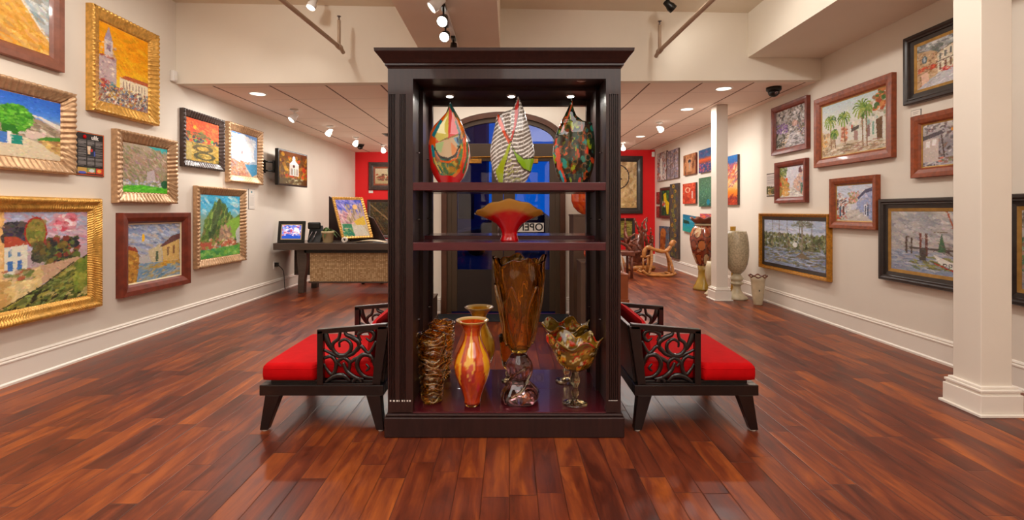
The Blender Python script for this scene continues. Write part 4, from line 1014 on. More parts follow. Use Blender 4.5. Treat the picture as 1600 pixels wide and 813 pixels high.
# digital frame
def art_screen():
    a = Art(60, 44, '4a62c8', 51); a.grad([(0, '5a70d8'), (.6, '8a90d8'), (.7, '2850c0'), (1, '1450c0')])
    a.dabs(90, (0, 0, 1, .75), ['c8d4f0', '98b0e8', '6080e0', 'd8c8e0', 'c04870', '4a58b0', 'e8a0a0'], .07, .05, .3, .9, 1).poly([(.65, .2), (.85, .25), (.95, .6), (.6, .65)], 'e8ecf8').dabs(20, (.1, .5, .9, .62), ['c83060', 'b05070'], .06, .02, 0); return a
t = thing('digital_picture_frame', 'black digital picture frame with lit blue picture on left end of desk', 'picture frame', (-3.33, 7.42, .767), -.06)
tv = Matrix.Rotation(math.radians(-8), 4, 'X')
f_ = frame_mb(.42, .33, .045, [(0, 0), (0, .022), (1, .022), (1, .012)]).box(-.2, .2, 0, .006, -.155, .155); f_.v = [tuple(tv @ Vector((x, y, z+.165))) for x, y, z in f_.v]; f_.build('black_bezel', M['black_plastic'], t, bevel=.003)
mt_ = frame_mb(.332, .242, .018, [(0, .013), (1, .013)]); mt_.v = [tuple(tv @ Vector((x, y, z+.165))) for x, y, z in mt_.v]; mt_.build('mat_border', M['cream_pot'], t)
s_ = art_plane(art_screen(), .3, .21, 'picture_screen', M['screen'], t, -.0125); s_.location = (0, 0, .165); s_.data.transform(Matrix.Rotation(math.radians(-8), 4, 'X')); s_.location = tuple(tv @ Vector((0, 0, .165)))
st_ = MB(); st_.hexa([(-.03, .02, .0), (.03, .02, 0), (.03, .14, 0), (-.03, .14, 0)], [(-.02, .03, .2), (.02, .03, .2), (.02, .04, .2), (-.02, .04, .2)]); st_.build('stand', M['black_plastic'], t)
# black phone-like stand
t = thing('desk_telephone', 'black office device with cord propped beside the digital frame', 'telephone', (-3.02, 7.55, .767), .15)
d_ = MB(); d_.hexa([(-.1, -.06, 0), (.1, -.06, 0), (.1, .12, 0), (-.1, .12, 0)], [(-.1, .0, .1), (.1, .0, .1), (.1, .12, .26), (-.1, .12, .26)]); d_.build('device_body', M['black_plastic'], t, bevel=.01)
MB().box(-.11, .08, -.0, .05, .20, .31).build('handset', M['black_plastic'], t, bevel=.02)
MB().tube([(-.09, -.07, .02), (-.06, -.05, .1), (-.03, -.02, .17)], .006, 6).tube([(-.03, -.08, .01), (0, -.05, .09), (.03, -.02, .17)], .006, 6).build('cable', M['chrome'], t)
# potted plant
t = thing('potted_orchid', 'small green-leaved plant in a cream pot on the desk', 'potted plant', (-2.79, 7.48, .767))
MB().lathe([(.065, 0), (.07, .005), (.09, .14), (.1, .142), (.1, .175), (.092, .175), (.088, .15), (.0015, .148)], 36).build('pot', M['cream_pot'], t)
MB().disc((0, 0, 0), .088, .145, .155, 24).build('soil', M['soil'], t)
for i, (a, l_, up) in enumerate([(2.9, .12, .06), (3.5, .1, .05), (.1, .2, .03), (-.3, .17, .02), (1.2, .1, .05), (-1.7, .12, .05), (2.3, .1, .07)]):
    lf = MB(); n = 8; vs = []
    for j in range(n+1):
        s = j/n; r = l_*s; z = .16+up*math.sin(PI*min(1, s*1.2))*1.2-.09*s*s; wd = .024*math.sin(PI*min(1, s*.92+.05))
        for k, dz in ((-1, .006), (0, 0), (1, .006)):
            vs.append((r*math.cos(a)-k*wd*math.sin(a), r*math.sin(a)+k*wd*math.cos(a), z+dz))
        vs.append((r*math.cos(a), r*math.sin(a), z-.004))
    fs = []
    for j in range(n):
        o_ = j*4; fs += [(o_, o_+1, o_+5, o_+4), (o_+1, o_+2, o_+6, o_+5), (o_+2, o_+3, o_+7, o_+6), (o_+3, o_, o_+4, o_+7)]
    lf.add(vs, fs, True); lf.build('leaf', M['leaf'], t)
# mug-like roll and folded paper tray
t = thing('tape_roll', 'small white round dispenser on the desk before the easel', 'dispenser', (-2.50, 7.38, .767))
d_ = MB(); n = 28
d_.lathe([(.02, -.025), (.042, -.022), (.045, 0), (.042, .022), (.02, .025), (.018, 0), (.02, -.025)], n, close=False)
d_.v = [(x, -z, y+.045) for x, y, z in d_.v]; d_.build('roll', M['paper'], t)
t = thing('curved_tray', 'shallow cream tray lying on the desk below the easel painting', 'tray', (-2.12, 7.43, .767))
vs = []; n = 16
for s_ in (0, 1):
    for i in range(n+1):
        u = 2*i/n-1
        for y in (-.1, .1): vs.append((u*.24, y, .006+.035*(1-abs(u)**2.2)*(1 if s_ else .8)))
m1 = (n+1)*2
mb = MB(); mb.add(vs, [(o_+2*i, o_+2*i+1, o_+2*i+3, o_+2*i+2) for o_ in (0, m1) for i in range(n)]+[(2*i+k, 2*i+2+k, m1+2*i+2+k, m1+2*i+k) for i in range(n) for k in (0, 1)], True)
mb.build('tray_body', M['cream_pot'], t)
# easel and the painting on it
t = thing('table_easel', 'small black table easel under the tilted gilt painting', 'easel', (-2.40, 7.74, .78), .7)
e = MB(); e.tube([(-.12, 0.03, 0), (-.04, .2, .5)], .011, 8); e.tube([(.12, .03, 0), (.04, .2, .5)], .011, 8); e.tube([(0, .26, 0), (0, .2, .48)], .011, 8); e.tube([(-.16, .03, .025), (.16, .03, .025)], .011, 8)
e.build('easel_legs', M['black_plastic'], t)
# brown panel behind the easel
t = thing('desk_screen', 'dark red-brown upright screen standing behind the easel on the desk', 'desk screen', (-2.55, 8.07, .767))
MB().hexa([(-.44, -.02, 0), (.5, -.02, 0), (.5, .02, 0), (-.44, .02, 0)], [(-.44, -.02, .73), (.3, -.02, .36), (.3, .02, .36), (-.44, .02, .73)]).build('screen_board', M['espresso'], t, bevel=.004)
# office chair behind the desk
oc = thing('office_chair', 'black office chair on casters behind the reception desk', 'chair', (-2.35, 8.6, 0))
b_ = MB()
for i in range(5):
    a = i*2*PI/5+.3; b_.tube([(0, 0, .1), (.28*math.cos(a), .28*math.sin(a), .075)], [.025, .016], 8)
b_.build('star_base', M['black_plastic'], oc)
for i in range(5):
    a = i*2*PI/5+.3; MB().tube([(.28*math.cos(a)-.025, .28*math.sin(a), .032), (.28*math.cos(a)+.025, .28*math.sin(a), .032)], .032, 14).build('caster', M['black_plastic'], oc)
MB().tube([(0, 0, .08), (0, 0, .43)], .025, 10).build('gas_post', M['chrome'], oc)
MB().box(-.24, .24, -.24, .24, .43, .5).build('seat', M['black_plastic'], oc, bevel=.03)
MB().box(-.2, .2, .2, .26, .52, .74).build('backrest', M['black_plastic'], oc, bevel=.03)
t = thing('power_strip', 'black power strip with cable on floor under the desk', 'power strip', (-2.95, 8.5, 0))
MB().box(-.2, .2, -.03, .03, 0, .045).build('strip_body', M['black_plastic'], t, bevel=.005)
MB().tube(smooth_path([(-.2, 0, .02), (-.35, -.1, .012), (-.5, .1, .012), (-.58, .05, .2)], 5), .008, 6).build('cable', M['black_plastic'], t)
t = thing('wall_outlet', 'black plug in a wall outlet beside the left desk leg', 'outlet', (XL, 7.45, .42), PI/2)
MB().box(-.036, .036, -.008, 0, -.06, .06).build('outlet_plate', M['paper'], t, bevel=.002)
MB().box(-.02, .02, -.06, -.008, -.02, .04).build('plug', M['black_plastic'], t, bevel=.004)
MB().tube(smooth_path([(0, -.06, .0), (.1, -.09, -.1), (.16, -.08, -.3), (.2, -.07, -.4)], 6), .006, 6).build('cable', M['black_plastic'], t)

# television on a swing arm
t = thing('wall_television', 'small flat television on a black swing arm on the left wall', 'television', (-3.42, 7.2, 1.64))
ang = math.atan2(.9, .05); tw, th_ = .92, .545
tvr = Matrix.Rotation(math.radians(87), 4, 'Z')
root = t; root.rotation_euler.z = math.radians(87)
MB().box(0, tw, 0, .055, 0, th_).build('tv_case', M['black_plastic'], t, bevel=.006)
def art_tv():
    a = Art(90, 56, '5a3c18', 61); a.grad([(0, '5a2c14'), (.3, '6a4818'), (.6, '8a6420'), (1, '2c2010')]); a.dabs(160, (0, .1, 1, .8), ['8a5a18', '5a4018', '3c2c14', 'b08028', '4a2418', 'a83018'], .06, .05, .4, .7, 1)
    a.rect(.35, .38, .68, .72, 'b8a8a0').poly([(.33, .38), (.5, .2), (.7, .38)], 'c8bcc0').ell(.5, .2, .05, .09, 'd0c8cc').rect(.4, .5, .63, .7, '3c2c28')
    for i in range(4): a.rect(.42+i*.055, .5, .44+i*.055, .7, 'e8e0d0')
    a.ell(.5, .42, .04, .05, '3a2020').rect(0, .82, 1, 1, '403418').dabs(40, (.2, .8, .8, 1), ['a8a080', '706040', '504828'], .05, .02, 0); return a
s_ = art_plane(art_tv(), tw-.05, th_-.05, 'tv_screen', M['tv_screen'], t, -.002); s_.location = (tw/2, 0, th_/2)
arm = MB(); arm.box(-.02, .3, .055, .08, .18, .36); arm.tube([(.04, .07, .33), (-.12, .1, .33), (-.1, .17, .33)], .014, 8); arm.tube([(.04, .07, .2), (-.12, .1, .2), (-.1, .17, .2)], .014, 8); arm.box(-.13, -.07, .15, .175, .17, .36)
arm.build('swing_arm', M['black_plastic'], t, bevel=.003)

# ============================================================ RIGHT SIDE OF THE SHOP
# large mosaic urn, small ruffled vase, cracked amphora
t = thing('floor_urn', 'tall ivory mosaic urn on a turned foot beside the far column', 'urn', (3.24, 6.93, 0))
s = 1/110.
MB().lathe([(.14, 0), (.145, .015), (.13, .04), (.09, .07), (.06, .12), (.05, .17), (.06, .2), (.085, .215), (.085, .235), (.055, .25), (.08, .27), (.088, .3), (.06, .33), (.05, .36), (.0015, .362)], 40).build('turned_foot', M['ivory_plain'], t)
MB().lathe([(.045, .355), (.07, .37), (.11, .42), (.14, .5), (.156, .6), (.16, .7), (.155, .8), (.142, .9), (.125, .965), (.12, .965), (.13, .88), (.14, .75), (.14, .6), (.12, .48), (.0015, .42)], 48).build('urn_body', M['ivory'], t)
t = thing('floor_vase', 'small cream vase with dark ruffled rim in front of the mosaic urn', 'vase', (3.31, 6.48, 0))
MB().lathe([(.05, 0), (.055, .01), (.06, .05), (.075, .15), (.082, .25), (.088, .33), (.105, .375), (.1, .375), (.08, .33), (.07, .2), (.0015, .1)], 40).build('vase_body', M['ivory_plain'], t)
MB().lathe([(.104, .372), (.118, .385), (.11, .392), (.099, .377)], 60, lambda a, z, f, r: (r*(1+.05*math.sin(7*a)), .012*math.sin(7*a)), close=False).build('ruffled_rim', M['rootwood'], t)
MB().lathe([(.01, 0), (.008, .004), (.001, .006)], 12, c=(0, 0, 0)).build('dark_spot', M['black_plastic'], t); sp = t.children[-1] if False else [c for c in t.children if c.name.startswith('dark_spot')][0]
sp.location = (-.02, -.078, .2); sp.rotation_euler = (PI/2, 0, 0)
am = Art(160, 120, '7a3018', 71)
rr_ = random.Random(4)
for i in range(9):
    for j in range(3):
        u, v = (i+.5+(j % 2)*.5)/9, (j+.5)/3; pts = [(u+(.052+rr_.uniform(-.008, .006))*math.cos(k*PI/4), v+(.155+rr_.uniform(-.03, .02))*math.sin(k*PI/4)) for k in range(8)]
        am.poly(pts, '1c100c').poly([(u+(x-u)*.84, v+(y-v)*.86) for x, y in pts], rr_.choice(['c8a880', 'a85428', '8c3c1c', 'd0b490', 'b86c3c']))
am.dabs(120, (0, 0, 1, 1), ['d8bc98', '8c3818', 'a85c34'], .02, .04, .4, .4, .6)
t = thing('floor_amphora', 'tall cracked brown amphora with ruffled rim on olive flared foot, left of far column', 'amphora', (3.1, 7.75, 0))
MB().lathe([(.0015, 0), (.17, 0), (.165, .03), (.12, .12), (.09, .2), (.085, .3), (.1, .38), (.0015, .385)], 40).build('flared_foot', M['olive'], t)
pr = [(.09, .385), (.12, .42), (.17, .55), (.2, .68), (.215, .8), (.205, .9), (.17, .98), (.13, 1.02)]
pr = [(interp([(z_, r_) for r_, z_ in pr], .385+.635*k/60)[0], .385+.635*k/60) for k in range(61)]
MB().lathe(pr+[(.12, 1.02), (.0015, .95)], 120, colf=lambda a, z, px, py: am.sample(a/(2*PI), 1-min(1, max(0, (z-.385)/.65)))).build('amphora_body', M['ceramic_attr'], t)
MB().lathe([(.135, 1.02), (.15, 1.035), (.13, 1.055), (.12, 1.03)], 40, close=False).build('neck_band', M['ivory_plain'], t)
MB().lathe([(.12, 1.04), (.15, 1.07), (.185, 1.11), (.205, 1.14), (.195, 1.145), (.14, 1.1), (.11, 1.05)], 70, lambda a, z, f, r: (r*(1+.08*math.sin(8*a)*max(0, (z-1.05)/.1)), .018*math.sin(8*a+1)*max(0, (z-1.05)/.1)), close=False).build('ruffled_rim', M['rootwood'], t)
t = thing('floor_vase', 'round cream foot of a vase half hidden by the far column', 'vase', (3.02, 7.28, 0))
MB().lathe([(.1, 0), (.1, .015), (.07, .04), (.04, .08), (.035, .12), (.07, .2), (.09, .3), (.08, .42), (.06, .5), (.05, .5), (.07, .42), (.0015, .2)], 36).build('vase_body', M['ivory_plain'], t)
t = thing('tall_slim_vase', 'tall slim mustard yellow vase standing behind the mosaic urn', 'vase', (3.47, 7.55, 0))
MB().lathe([(.035, 0), (.04, .01), (.03, .1), (.026, .3), (.03, .7), (.04, 1.0), (.045, 1.01), (.038, 1.0), (.0015, .8)], 28).build('vase_body', M['yellow_glaze'], t)
# rocking horse of branches
def pt(x, y, Y, dx=0, dy=0): v = P(x, y, Y+dy); return (v.x+dx, v.y, max(v.z, .015))
HY = 9.35
rh = thing('rocking_horse', 'small rocking horse made of honey-coloured branches by the right wall', 'rocking horse', (2.85, HY, 0))
def rel(pts): return [Vector(p)-Vector((2.85, HY, 0)) for p in pts]
MB().tube(smooth_path(rel([pt(1006, 402, HY), pt(1007, 392, HY), pt(1012, 387, HY), pt(1022, 390, HY), pt(1033, 393, HY), pt(1042, 392, HY), pt(1048, 385, HY), pt(1052, 379, HY)]), 6), [.03+.012*abs(math.sin(i*.35)) for i in range(43)], 10).build('body_branch', M['driftwood'], rh)
MB().tube(smooth_path(rel([pt(1048, 384, HY), pt(1052, 378, HY), pt(1056, 380, HY)]), 6), [.042, .045, .05, .05, .048, .045, .045, .04, .038, .034, .03, .026, .022], 10).build('head', M['driftwood'], rh)
for dy in (-.13, .13):
    MB().tube(smooth_path(rel([pt(1001, 419, HY, 0, 0)[:1]+(HY+dy, .12), (2.62, HY+dy, .05), (2.85, HY+dy, .026), (3.05, HY+dy, .032), (3.16, HY+dy, .07)]), 6), .028, 10).build('rocker', M['driftwood'], rh)
    for (xt, yt, xb) in ((1018, 391, 1011), (1041, 393, 1049)):
        a = pt(xt, yt, HY); b2 = pt(xb, 424, HY)
        MB().tube(smooth_path(rel([a, ((a[0]+b2[0])/2+.02, HY+dy*.6, (a[2]+.05)/2), (b2[0], HY+dy, .05)]), 6), .026, 10).build('leg', M['driftwood'], rh)
for xt in (1005, 1012):
    a = pt(xt, 402, HY); MB().tube(rel([a, (a[0], HY, .07)]), .018, 8).build('rear_post', M['driftwood'], rh)
MB().tube(rel([(2.5, HY-.13, .09), (2.5, HY+.13, .09)]), .022, 8).build('cross_bar', M['driftwood'], rh)
MB().tube(rel([(3.04, HY-.13, .06), (3.04, HY+.13, .06)]), .022, 8).build('cross_bar', M['driftwood'], rh)
MB().tube(smooth_path(rel([pt(1001, 401, HY), pt(1008, 402, HY), pt(1020, 398, HY)]), 4), .02, 8).build('seat_branch', M['driftwood'], rh)
# root sculpture
rs = thing('root_sculpture', 'tall twisted red-brown root sculpture before the red wall', 'sculpture', (2.76, 10.4, 0))
rnd = random.Random(7); mb = MB()
for i in range(15):
    a = rnd.uniform(0, 2*PI); r0 = rnd.uniform(0, .08); pts = [Vector((r0*math.cos(a), r0*math.sin(a), rnd.uniform(.05, .3)))]
    d = Vector((rnd.uniform(-.35, .35), rnd.uniform(-.3, .3), 1)).normalized()
    for j in range(9):
        d = (d+Vector((rnd.uniform(-.7, .7), rnd.uniform(-.5, .5), rnd.uniform(-.4, .6)))).normalized(); p = pts[-1]+d*rnd.uniform(.08, .15)
        p.x = max(-.24, min(.24, p.x)); p.y = max(-.2, min(.2, p.y)); p.z = max(.05, min(1.1, p.z)); pts.append(p)
    sp = smooth_path(pts, 4); n = len(sp); mb.tube(sp, [(.045+.03*((i*7) % 5)/5)*(1-.8*k/n)+.009*math.sin(k*1.9+i) for k in range(n)], 8)
mb.build('twisted_roots', M['rootwood'], rs)
MB().tube([(0, 0, .03), (-.02, 0, .4), (.03, 0, .75)], [.17, .14, .08], 14).build('trunk', M['rootwood'], rs)
mb = MB().tube(smooth_path([(-.3, -.1, .05), (-.1, -.16, .05), (.15, -.12, .06), (.32, -.02, .04)], 6), .05, 10); mb.tube(smooth_path([(-.2, .15, .045), (.1, .05, .05), (.28, .12, .04)], 6), .045, 10)
mb.build('base_branches', M['driftwood'], rs)
# pedestal with leaning wooden pieces right of the bookcase
pedestal('low cherry wood pedestal just right of the bookcase', 1.22, 1.60, 6.55, 6.95, .40, 'ped_red')
t = thing('carved_wood_bowl', 'rounded orange wood carving on the cherry pedestal', 'sculpture', (1.46, 6.75, .40))
MB().lathe([(.05, 0), (.09, .02), (.13, .08), (.14, .14), (.12, .2), (.08, .25), (.05, .27), (.0015, .27)], 36).build('carving_body', M['driftwood'], t)
MB().tube([(.09, -.13, .018), (.02, -.1, .42)], .014, 8).build('pale_strut', M['trim'], t)
t = thing('driftwood_table', 'dark wooden table with curled branch handle near the red wall', 'table', (2.12, 9.2, 0))
MB().box(-.3, .2, -.22, .22, .42, .5).build('table_top', M['rootwood'], t, bevel=.01)
for sx_ in (-1, 1):
    for sy in (-1, 1): MB().tube([(-.05+sx_*.2, sy*.17, 0), (-.05+sx_*.2, sy*.17, .42)], .025, 8).build('leg', M['rootwood'], t)
MB().tube(smooth_path([(-.28, 0, .5), (-.14, -.05, .66), (.05, 0, .62), (.17, 0, .51)], 6), .03, 10).build('branch_handle', M['rootwood'], t)

# ============================================================ OUTSIDE THE DOORS
t = thing('parked_car', 'dark car parked outside beyond the entrance doors', 'car', (.3, 15.5, -.1))
prof = [(-2.0, .35), (-1.95, .75), (-1.2, .9), (-.7, 1.38), (.6, 1.42), (1.2, .98), (2.0, .85), (2.1, .4), (1.6, .3), (-1.6, .3)]
MB().prism(prof, -.8, .8).build('car_body', M['car'], t, bevel=.08)
for x in (-1.3, 1.35):
    for y in (-.82, .62): MB().tube([(x, y, .32), (x, y+.2, .32)], .32, 20).build('wheel', M['black_plastic'], t)
t = thing('street_building', 'dark dusk building across the street seen through the left door', 'building', (-3.6, 22, -.1))
MB().box(-4, 2.55, 0, 3, 0, 9).build('building_wall', M['far_wall'], t)
for i in range(4):
    for j in range(2):
        MB().box(-2.9+i*1.4, -2.2+i*1.4, -.04, .02, 1+j*2.6, 2.6+j*2.6).build('window', M['car'], t)
# ============================================================ PAINTINGS
def zof(y, Y): return H+(330-y)/F*Y
def wall_pic(side, t, xn, xf, yt, yb, at):
    """side L/R; t thickness; xn/xf near and far edge pixels of the front face; yt,yb read at pixel x 'at'. -> centre, w, h"""
    if side == 'L': p = -XL-t; Yn, Yf, Ya = p*F/(796-xn), p*F/(796-xf), p*F/(796-at)
    else: p = XR-t; Yn, Yf, Ya = p*F/(xn-796), p*F/(xf-796), p*F/(at-796)
    return (Yn+Yf)/2, abs(Yf-Yn), zof(yt, Ya), zof(yb, Ya)
FR = {  # frame kinds: width, profile(t), rib amplitude, pitch, slant, material
 'rib': dict(fw=.105, prof=[(0, 0), (0, .62), (.03, .9), (.12, 1), (.3, .86), (.6, .62), (.85, .5), (.9, .45), (.9, .3), (1, .3)], rib=.014, pitch=.044, slant=.15),
 'flat': dict(fw=.095, prof=[(0, 0), (0, .92), (.05, 1), (.45, .93), (.8, .72), (.86, .6), (1, .35)], rib=0, pitch=1, slant=0),
 'ornate': dict(fw=.115, prof=[(0, 0), (0, .55), (.08, .85), (.2, 1), (.34, .9), (.5, .6), (.7, .72), (.84, .6), (.88, .4), (1, .3)], rib=.009, pitch=.02, slant=.6),
 'step': dict(fw=.10, prof=[(0, 0), (0, .8), (.08, 1), (.3, 1), (.42, .8), (.55, .8), (.6, .5), (1, .4)], rib=0, pitch=1, slant=0),
}
def framed(label, loc, rz, w_, h_, t, kind, m, art, fw=None, liner=None, cat='painting', name='framed_painting', tilt=0, lw=.02):
    k = FR[kind]; fw = fw or k['fw']
    root = thing(name, label, cat, loc, rz)
    if tilt: root.rotation_euler = (tilt, 0, rz)
    fb = frame_mb(w_, h_, fw, [(q, hh*t) for q, hh in k['prof']], k['rib'] if k['rib'] else 0, k['pitch'], k['slant'])
    fb.box(-w_/2+.005, w_/2-.005, -.004, 0, -h_/2+.005, h_/2-.005)
    fb.build('picture_frame', M[m], root)
    iw, ih = w_-2*fw, h_-2*fw
    if liner:
        frame_mb(iw+.004, ih+.004, lw, [(0, t*.3), (0, t*.42), (1, t*.34), (1, t*.2)]).build('frame_liner', M[liner], root); iw -= 2*lw-.004; ih -= 2*lw-.004
    art_plane(art, iw+.004, ih+.004, 'canvas', M['canvas'], root, -t*.3)
    return root
def on_wall(side, label, t, xn, xf, yt, yb, at, kind, m, art, **k):
    c, w_, zt, zb = wall_pic(side, t, xn, xf, yt, yb, at)
    x = XL+.001 if side == 'L' else XR-.001
    return framed(label, (x, c, (zt+zb)/2), PI/2 if side == 'L' else -PI/2, w_, zt-zb, t, kind, m, art, **k)
# ---- left wall
a = Art(130, 110, 'dca050', 101)   # beach
a.grad([(0, '9cb4c8'), (.3, 'b4c0c8'), (.45, 'a8b4b8'), (.55, 'e0b060'), (1, 'e09830')])
a.dabs(360, (0, .5, 1, 1), ['e4a840', 'd89838', 'ecb858', 'd8a05c', 'e8b868'], .06, .014, .35).poly([(.66, .45), (1, .45), (1, .86), (.9, .78), (.8, .66)], 'b8c0c0').dabs(120, [(.66, .45), (1, .45), (1, .86), (.9, .78), (.8, .66)], ['c8d0d0', '9cacb4', 'dce0dc', 'b0a898'], .05, .012, .5)
a.line([(.62, .46), (.78, .66), (.9, .79), (1, .88)], .009, 'e8e0cc').dabs(60, [(.56, .46), (.9, .46), (.97, .56), (.8, .6)], ['4a4440', '6a5c50', '8a7868', '302c2c'], .03, .016, .4)
on_wall('L', 'beach painting in a rose-brown wood frame, top left corner of the picture', .045, -180, 101.8, -120, 114, 101.8, 'flat', 'pinkwood', a, fw=.105)
a = Art(110, 130, 'f0a010', 102)   # tower at sunset
a.grad([(0, 'f29a08'), (.3, 'f0a010'), (.6, 'f4c018'), (.7, 'f0c840')]).dabs(160, (0, 0, 1, .62), ['f0980c', 'f2a818', 'ee9008', 'f4b424', 'e8a018'], .09, .02, .2, .5)
a.rect(.0, .42, .33, .8, 'c0a8a8').rect(.1, .2, .26, .42, 'cfc0bc').poly([(.1, .2), (.18, .03), (.26, .2)], 'a898a8').rect(.14, .26, .22, .34, '8a7484').rect(.02, .40, .33, .43, 'a85a4a').dabs(70, (.0, .22, .32, .8), ['d4c0b4', 'b09090', 'e0d0c0', '9a8090'], .03, .012, 0)
a.rect(.4, .62, 1, .8, 'e8d8b8').poly([(.42, .63), (.5, .58), (1, .58), (1, .63)], 'b85a30')
for i in range(8): a.rect(.46+i*.065, .66, .48+i*.065, .75, 'a08878')
a.poly([(0, .74), (1, .8), (1, 1), (0, 1)], '9a8478').dabs(420, (0, .76, 1, 1), ['c8b8a0', '8a4a3c', '5a6a8a', 'd8c8a0', '7a6a60', 'b85a3c', 'e0d8c8', '4a4850', 'c89a40'], .022, .012, 0, .9, 1).dabs(30, (0, .72, .4, .8), ['4a8a9a', 'b83a34', 'd8a060'], .04, .012, 0)
on_wall('L', 'gold-framed painting of a white tower against an orange sky, highest on the left wall', .076, 147.5, 251.5, 4, 172, 147.5, 'rib', 'gold', a, fw=.11)
a = Art(130, 90, 'c8b8a0', 103)    # street with green tree
a.grad([(0, '2c64c8'), (.2, '3c78d8'), (.32, '5890e0'), (.4, 'b8a898')]).poly([(0, .18), (.3, .3), (.55, .28), (.8, .36), (1, .52), (1, .7), (0, .6)], 'a08c74').dabs(200, [(0, .2), (.55, .27), (1, .5), (1, .68), (0, .6)], ['a89078', '8a7a64', 'c8b8a0', 'b8a890', '7a6a58', 'd8d0c0'], .04, .02, .4)
a.poly([(.30, .20), (.62, .30), (.8, .34), (1, .48), (1, .40), (.8, .30), (.55, .26)], 'e0d8cc')
tr_ = [(.57+.155*math.cos(k*PI/9)*(1+.06*math.sin(k*2.3)), .38+.215*math.sin(k*PI/9)*(1+.05*math.cos(k*1.7))) for k in range(18)]
a.poly(tr_, '4fa024').dabs(300, tr_, ['62b42c', '3c8a20', '84c848', '2c7420', '50a028'], .022, .018, .5).poly([(.44, .52), (.56, .5), (.6, .64), (.46, .66)], '2c7420')
a.poly([(0, .68), (.4, .7), (.62, .66), (1, .84), (1, 1), (0, 1)], 'd8c8a8').rect(.36, .64, .5, .8, '4878c0').rect(.5, .62, .53, .82, 'e8e0d8').rect(.53, .66, .63, .8, '1c8a78').rect(.66, .55, .85, .68, 'd8c0b0').poly([(.76, .68), (1, .62), (1, .92), (.9, .86)], 'c8a468').dabs(90, [(.75, .68), (1, .62), (1, .92)], ['d8b060', 'b88c50', 'a07048', 'e0c078'], .03, .02, .5).poly([(.74, .7), (.85, .62), (1, .6), (1, .66)], '4c8c34').dabs(20, (.0, .08, .2, .2), ['e83810', 'f0c020'], .03, .02, 0)
on_wall('L', 'village street painting with a round green tree in a ribbed champagne frame', .076, -110, 122.5, 147, 273.7, 122.5, 'rib', 'champagne', a, fw=.105)
a = Art(150, 110, 'a8a060', 104)   # large garden wall
a.grad([(0, 'a0b0cc'), (.2, 'c0b4c4'), (.4, 'd0b0bc'), (.5, 'b8a4a8')]).dabs(200, (.2, 0, 1, .4), ['b0b8d0', 'd0a8b4', 'a0acc8', 'd8b8c0', 'c890a0'], .07, .015, .2)
a.rect(0, 0, .27, .72, 'e0ae68').dabs(70, (0, 0, .26, .7), ['e4b878', 'd89c50', 'ecc890'], .03, .06, 0).dabs(90, (.27, .12, .44, .3), ['3c3448', '504458', '2c2c34', '5c5048', '485040'], .025, .03, .5, .9, 2)
a.poly([(.27, .66), (.27, .3), (.45, .34), (.45, .6)], 'e0dcc8').poly([(.27, .36), (.27, .25), (.36, .25), (.46, .34)], 'b04c34').rect(.30, .4, .325, .46, '6888b0').rect(.37, .41, .395, .46, '6888b0').rect(.295, .5, .335, .6, '4878b8').rect(.37, .5, .405, .6, '4878b8')
a.ell(.52, .22, .085, .15, '8c8438').ring(.52, .22, .088, .155, .07, 'a83428').dabs(40, (.46, .1, .58, .34), ['9c8c40', '6c7434', 'b0944c'], .025, .03, .3).dabs(150, (.5, .34, .7, .52), ['4c4c38', '5c6038', '343434', '6c5c30'], .025, .03, .6, .9, 2).dabs(190, (.62, .3, .9, .58), ['5c6434', '3c4430', '7a6830', '2c3034', '8a3c30', '6c7c3c'], .028, .03, .8, .9, 2)
a.dabs(60, (.68, .04, .86, .2), ['d87484', 'e0a0a8', 'c84858', 'f0e0e0'], .04, .025, .5).poly([(.45, .6), (.9, .52), (.95, .56), (.5, .82), (.27, .95), (.27, .68)], 'c8a484').poly([(.27, .72), (.56, .58), (.57, .8), (.27, .97)], 'dcc488').dabs(50, (.3, .66, .55, .9), ['e8d098', 'd0b470', 'e0c484'], .04, .04, .3, .5).dabs(40, (.27, .6, .5, .7), ['7c8c48', 'b05840', '5c7438', 'c8a890'], .03, .015, -.2).rect(.0, .7, .27, 1, 'd8b070').dabs(60, (0, .7, .27, .95), ['e0bc80', 'c89c58'], .05, .03, .2)
a.poly([(.0, 1), (.27, .97), (.57, .8), (.85, .6), (1, .5), (1, 1)], '6a7038').dabs(480, [(.1, 1), (.27, .96), (.57, .8), (.85, .6), (1, .5), (1, 1)], ['5c6830', '88883c', '3c4824', 'a09848', '4a5828', '8a9a50', '302c1c', 'c0b070'], .035, .012, -.5, .85, .8).line([(.0, .99), (.27, .96), (.57, .8), (.86, .58)], .006, '3a3424').dabs(60, (.88, .54, 1, .9), ['8a9a3c', '6c8434', 'a8a848'], .03, .04, .3)
on_wall('L', 'large gold-framed painting of a house and garden wall, left edge of the photo', .076, -75, 163.8, 310.5, 479, 163.8, 'ornate', 'gold', a, fw=.118)
a = Art(110, 90, 'a89070', 106)    # hillside with green
a.grad([(0, 'b0a088'), (.3, 'a88c70'), (.7, '8a8468'), (1, '9aa860')]).poly([(.5, 0), (1, 0), (1, .14), (.8, .1)], '30a8a8').dabs(380, (0, .08, 1, .78), ['b89c84', '9a9068', 'a07860', '88845c', 'c0a898', '7c8450', 'a88090'], .05, .018, .7).poly([(.52, .55), (.68, .5), (.72, .75), (.5, .8)], 'b8a8a8').dabs(60, (0, .74, .9, .88), ['d0ccd8', 'a8a8c8', 'e0dcd8', '8090a8'], .03, .02, 0).poly([(0, .88), (.4, .84), (1, .88), (1, 1), (0, 1)], '50b818').dabs(60, (0, .87, 1, 1), ['58c020', '40a018', '78c840'], .05, .015, 0).ell(.93, .8, .09, .09, '1c5c34')
on_wall('L', 'brown hillside painting with bright green foreground in a ribbed champagne frame', .076, 186.4, 279.8, 200.7, 317, 186.4, 'rib', 'champagne', a, fw=.108)
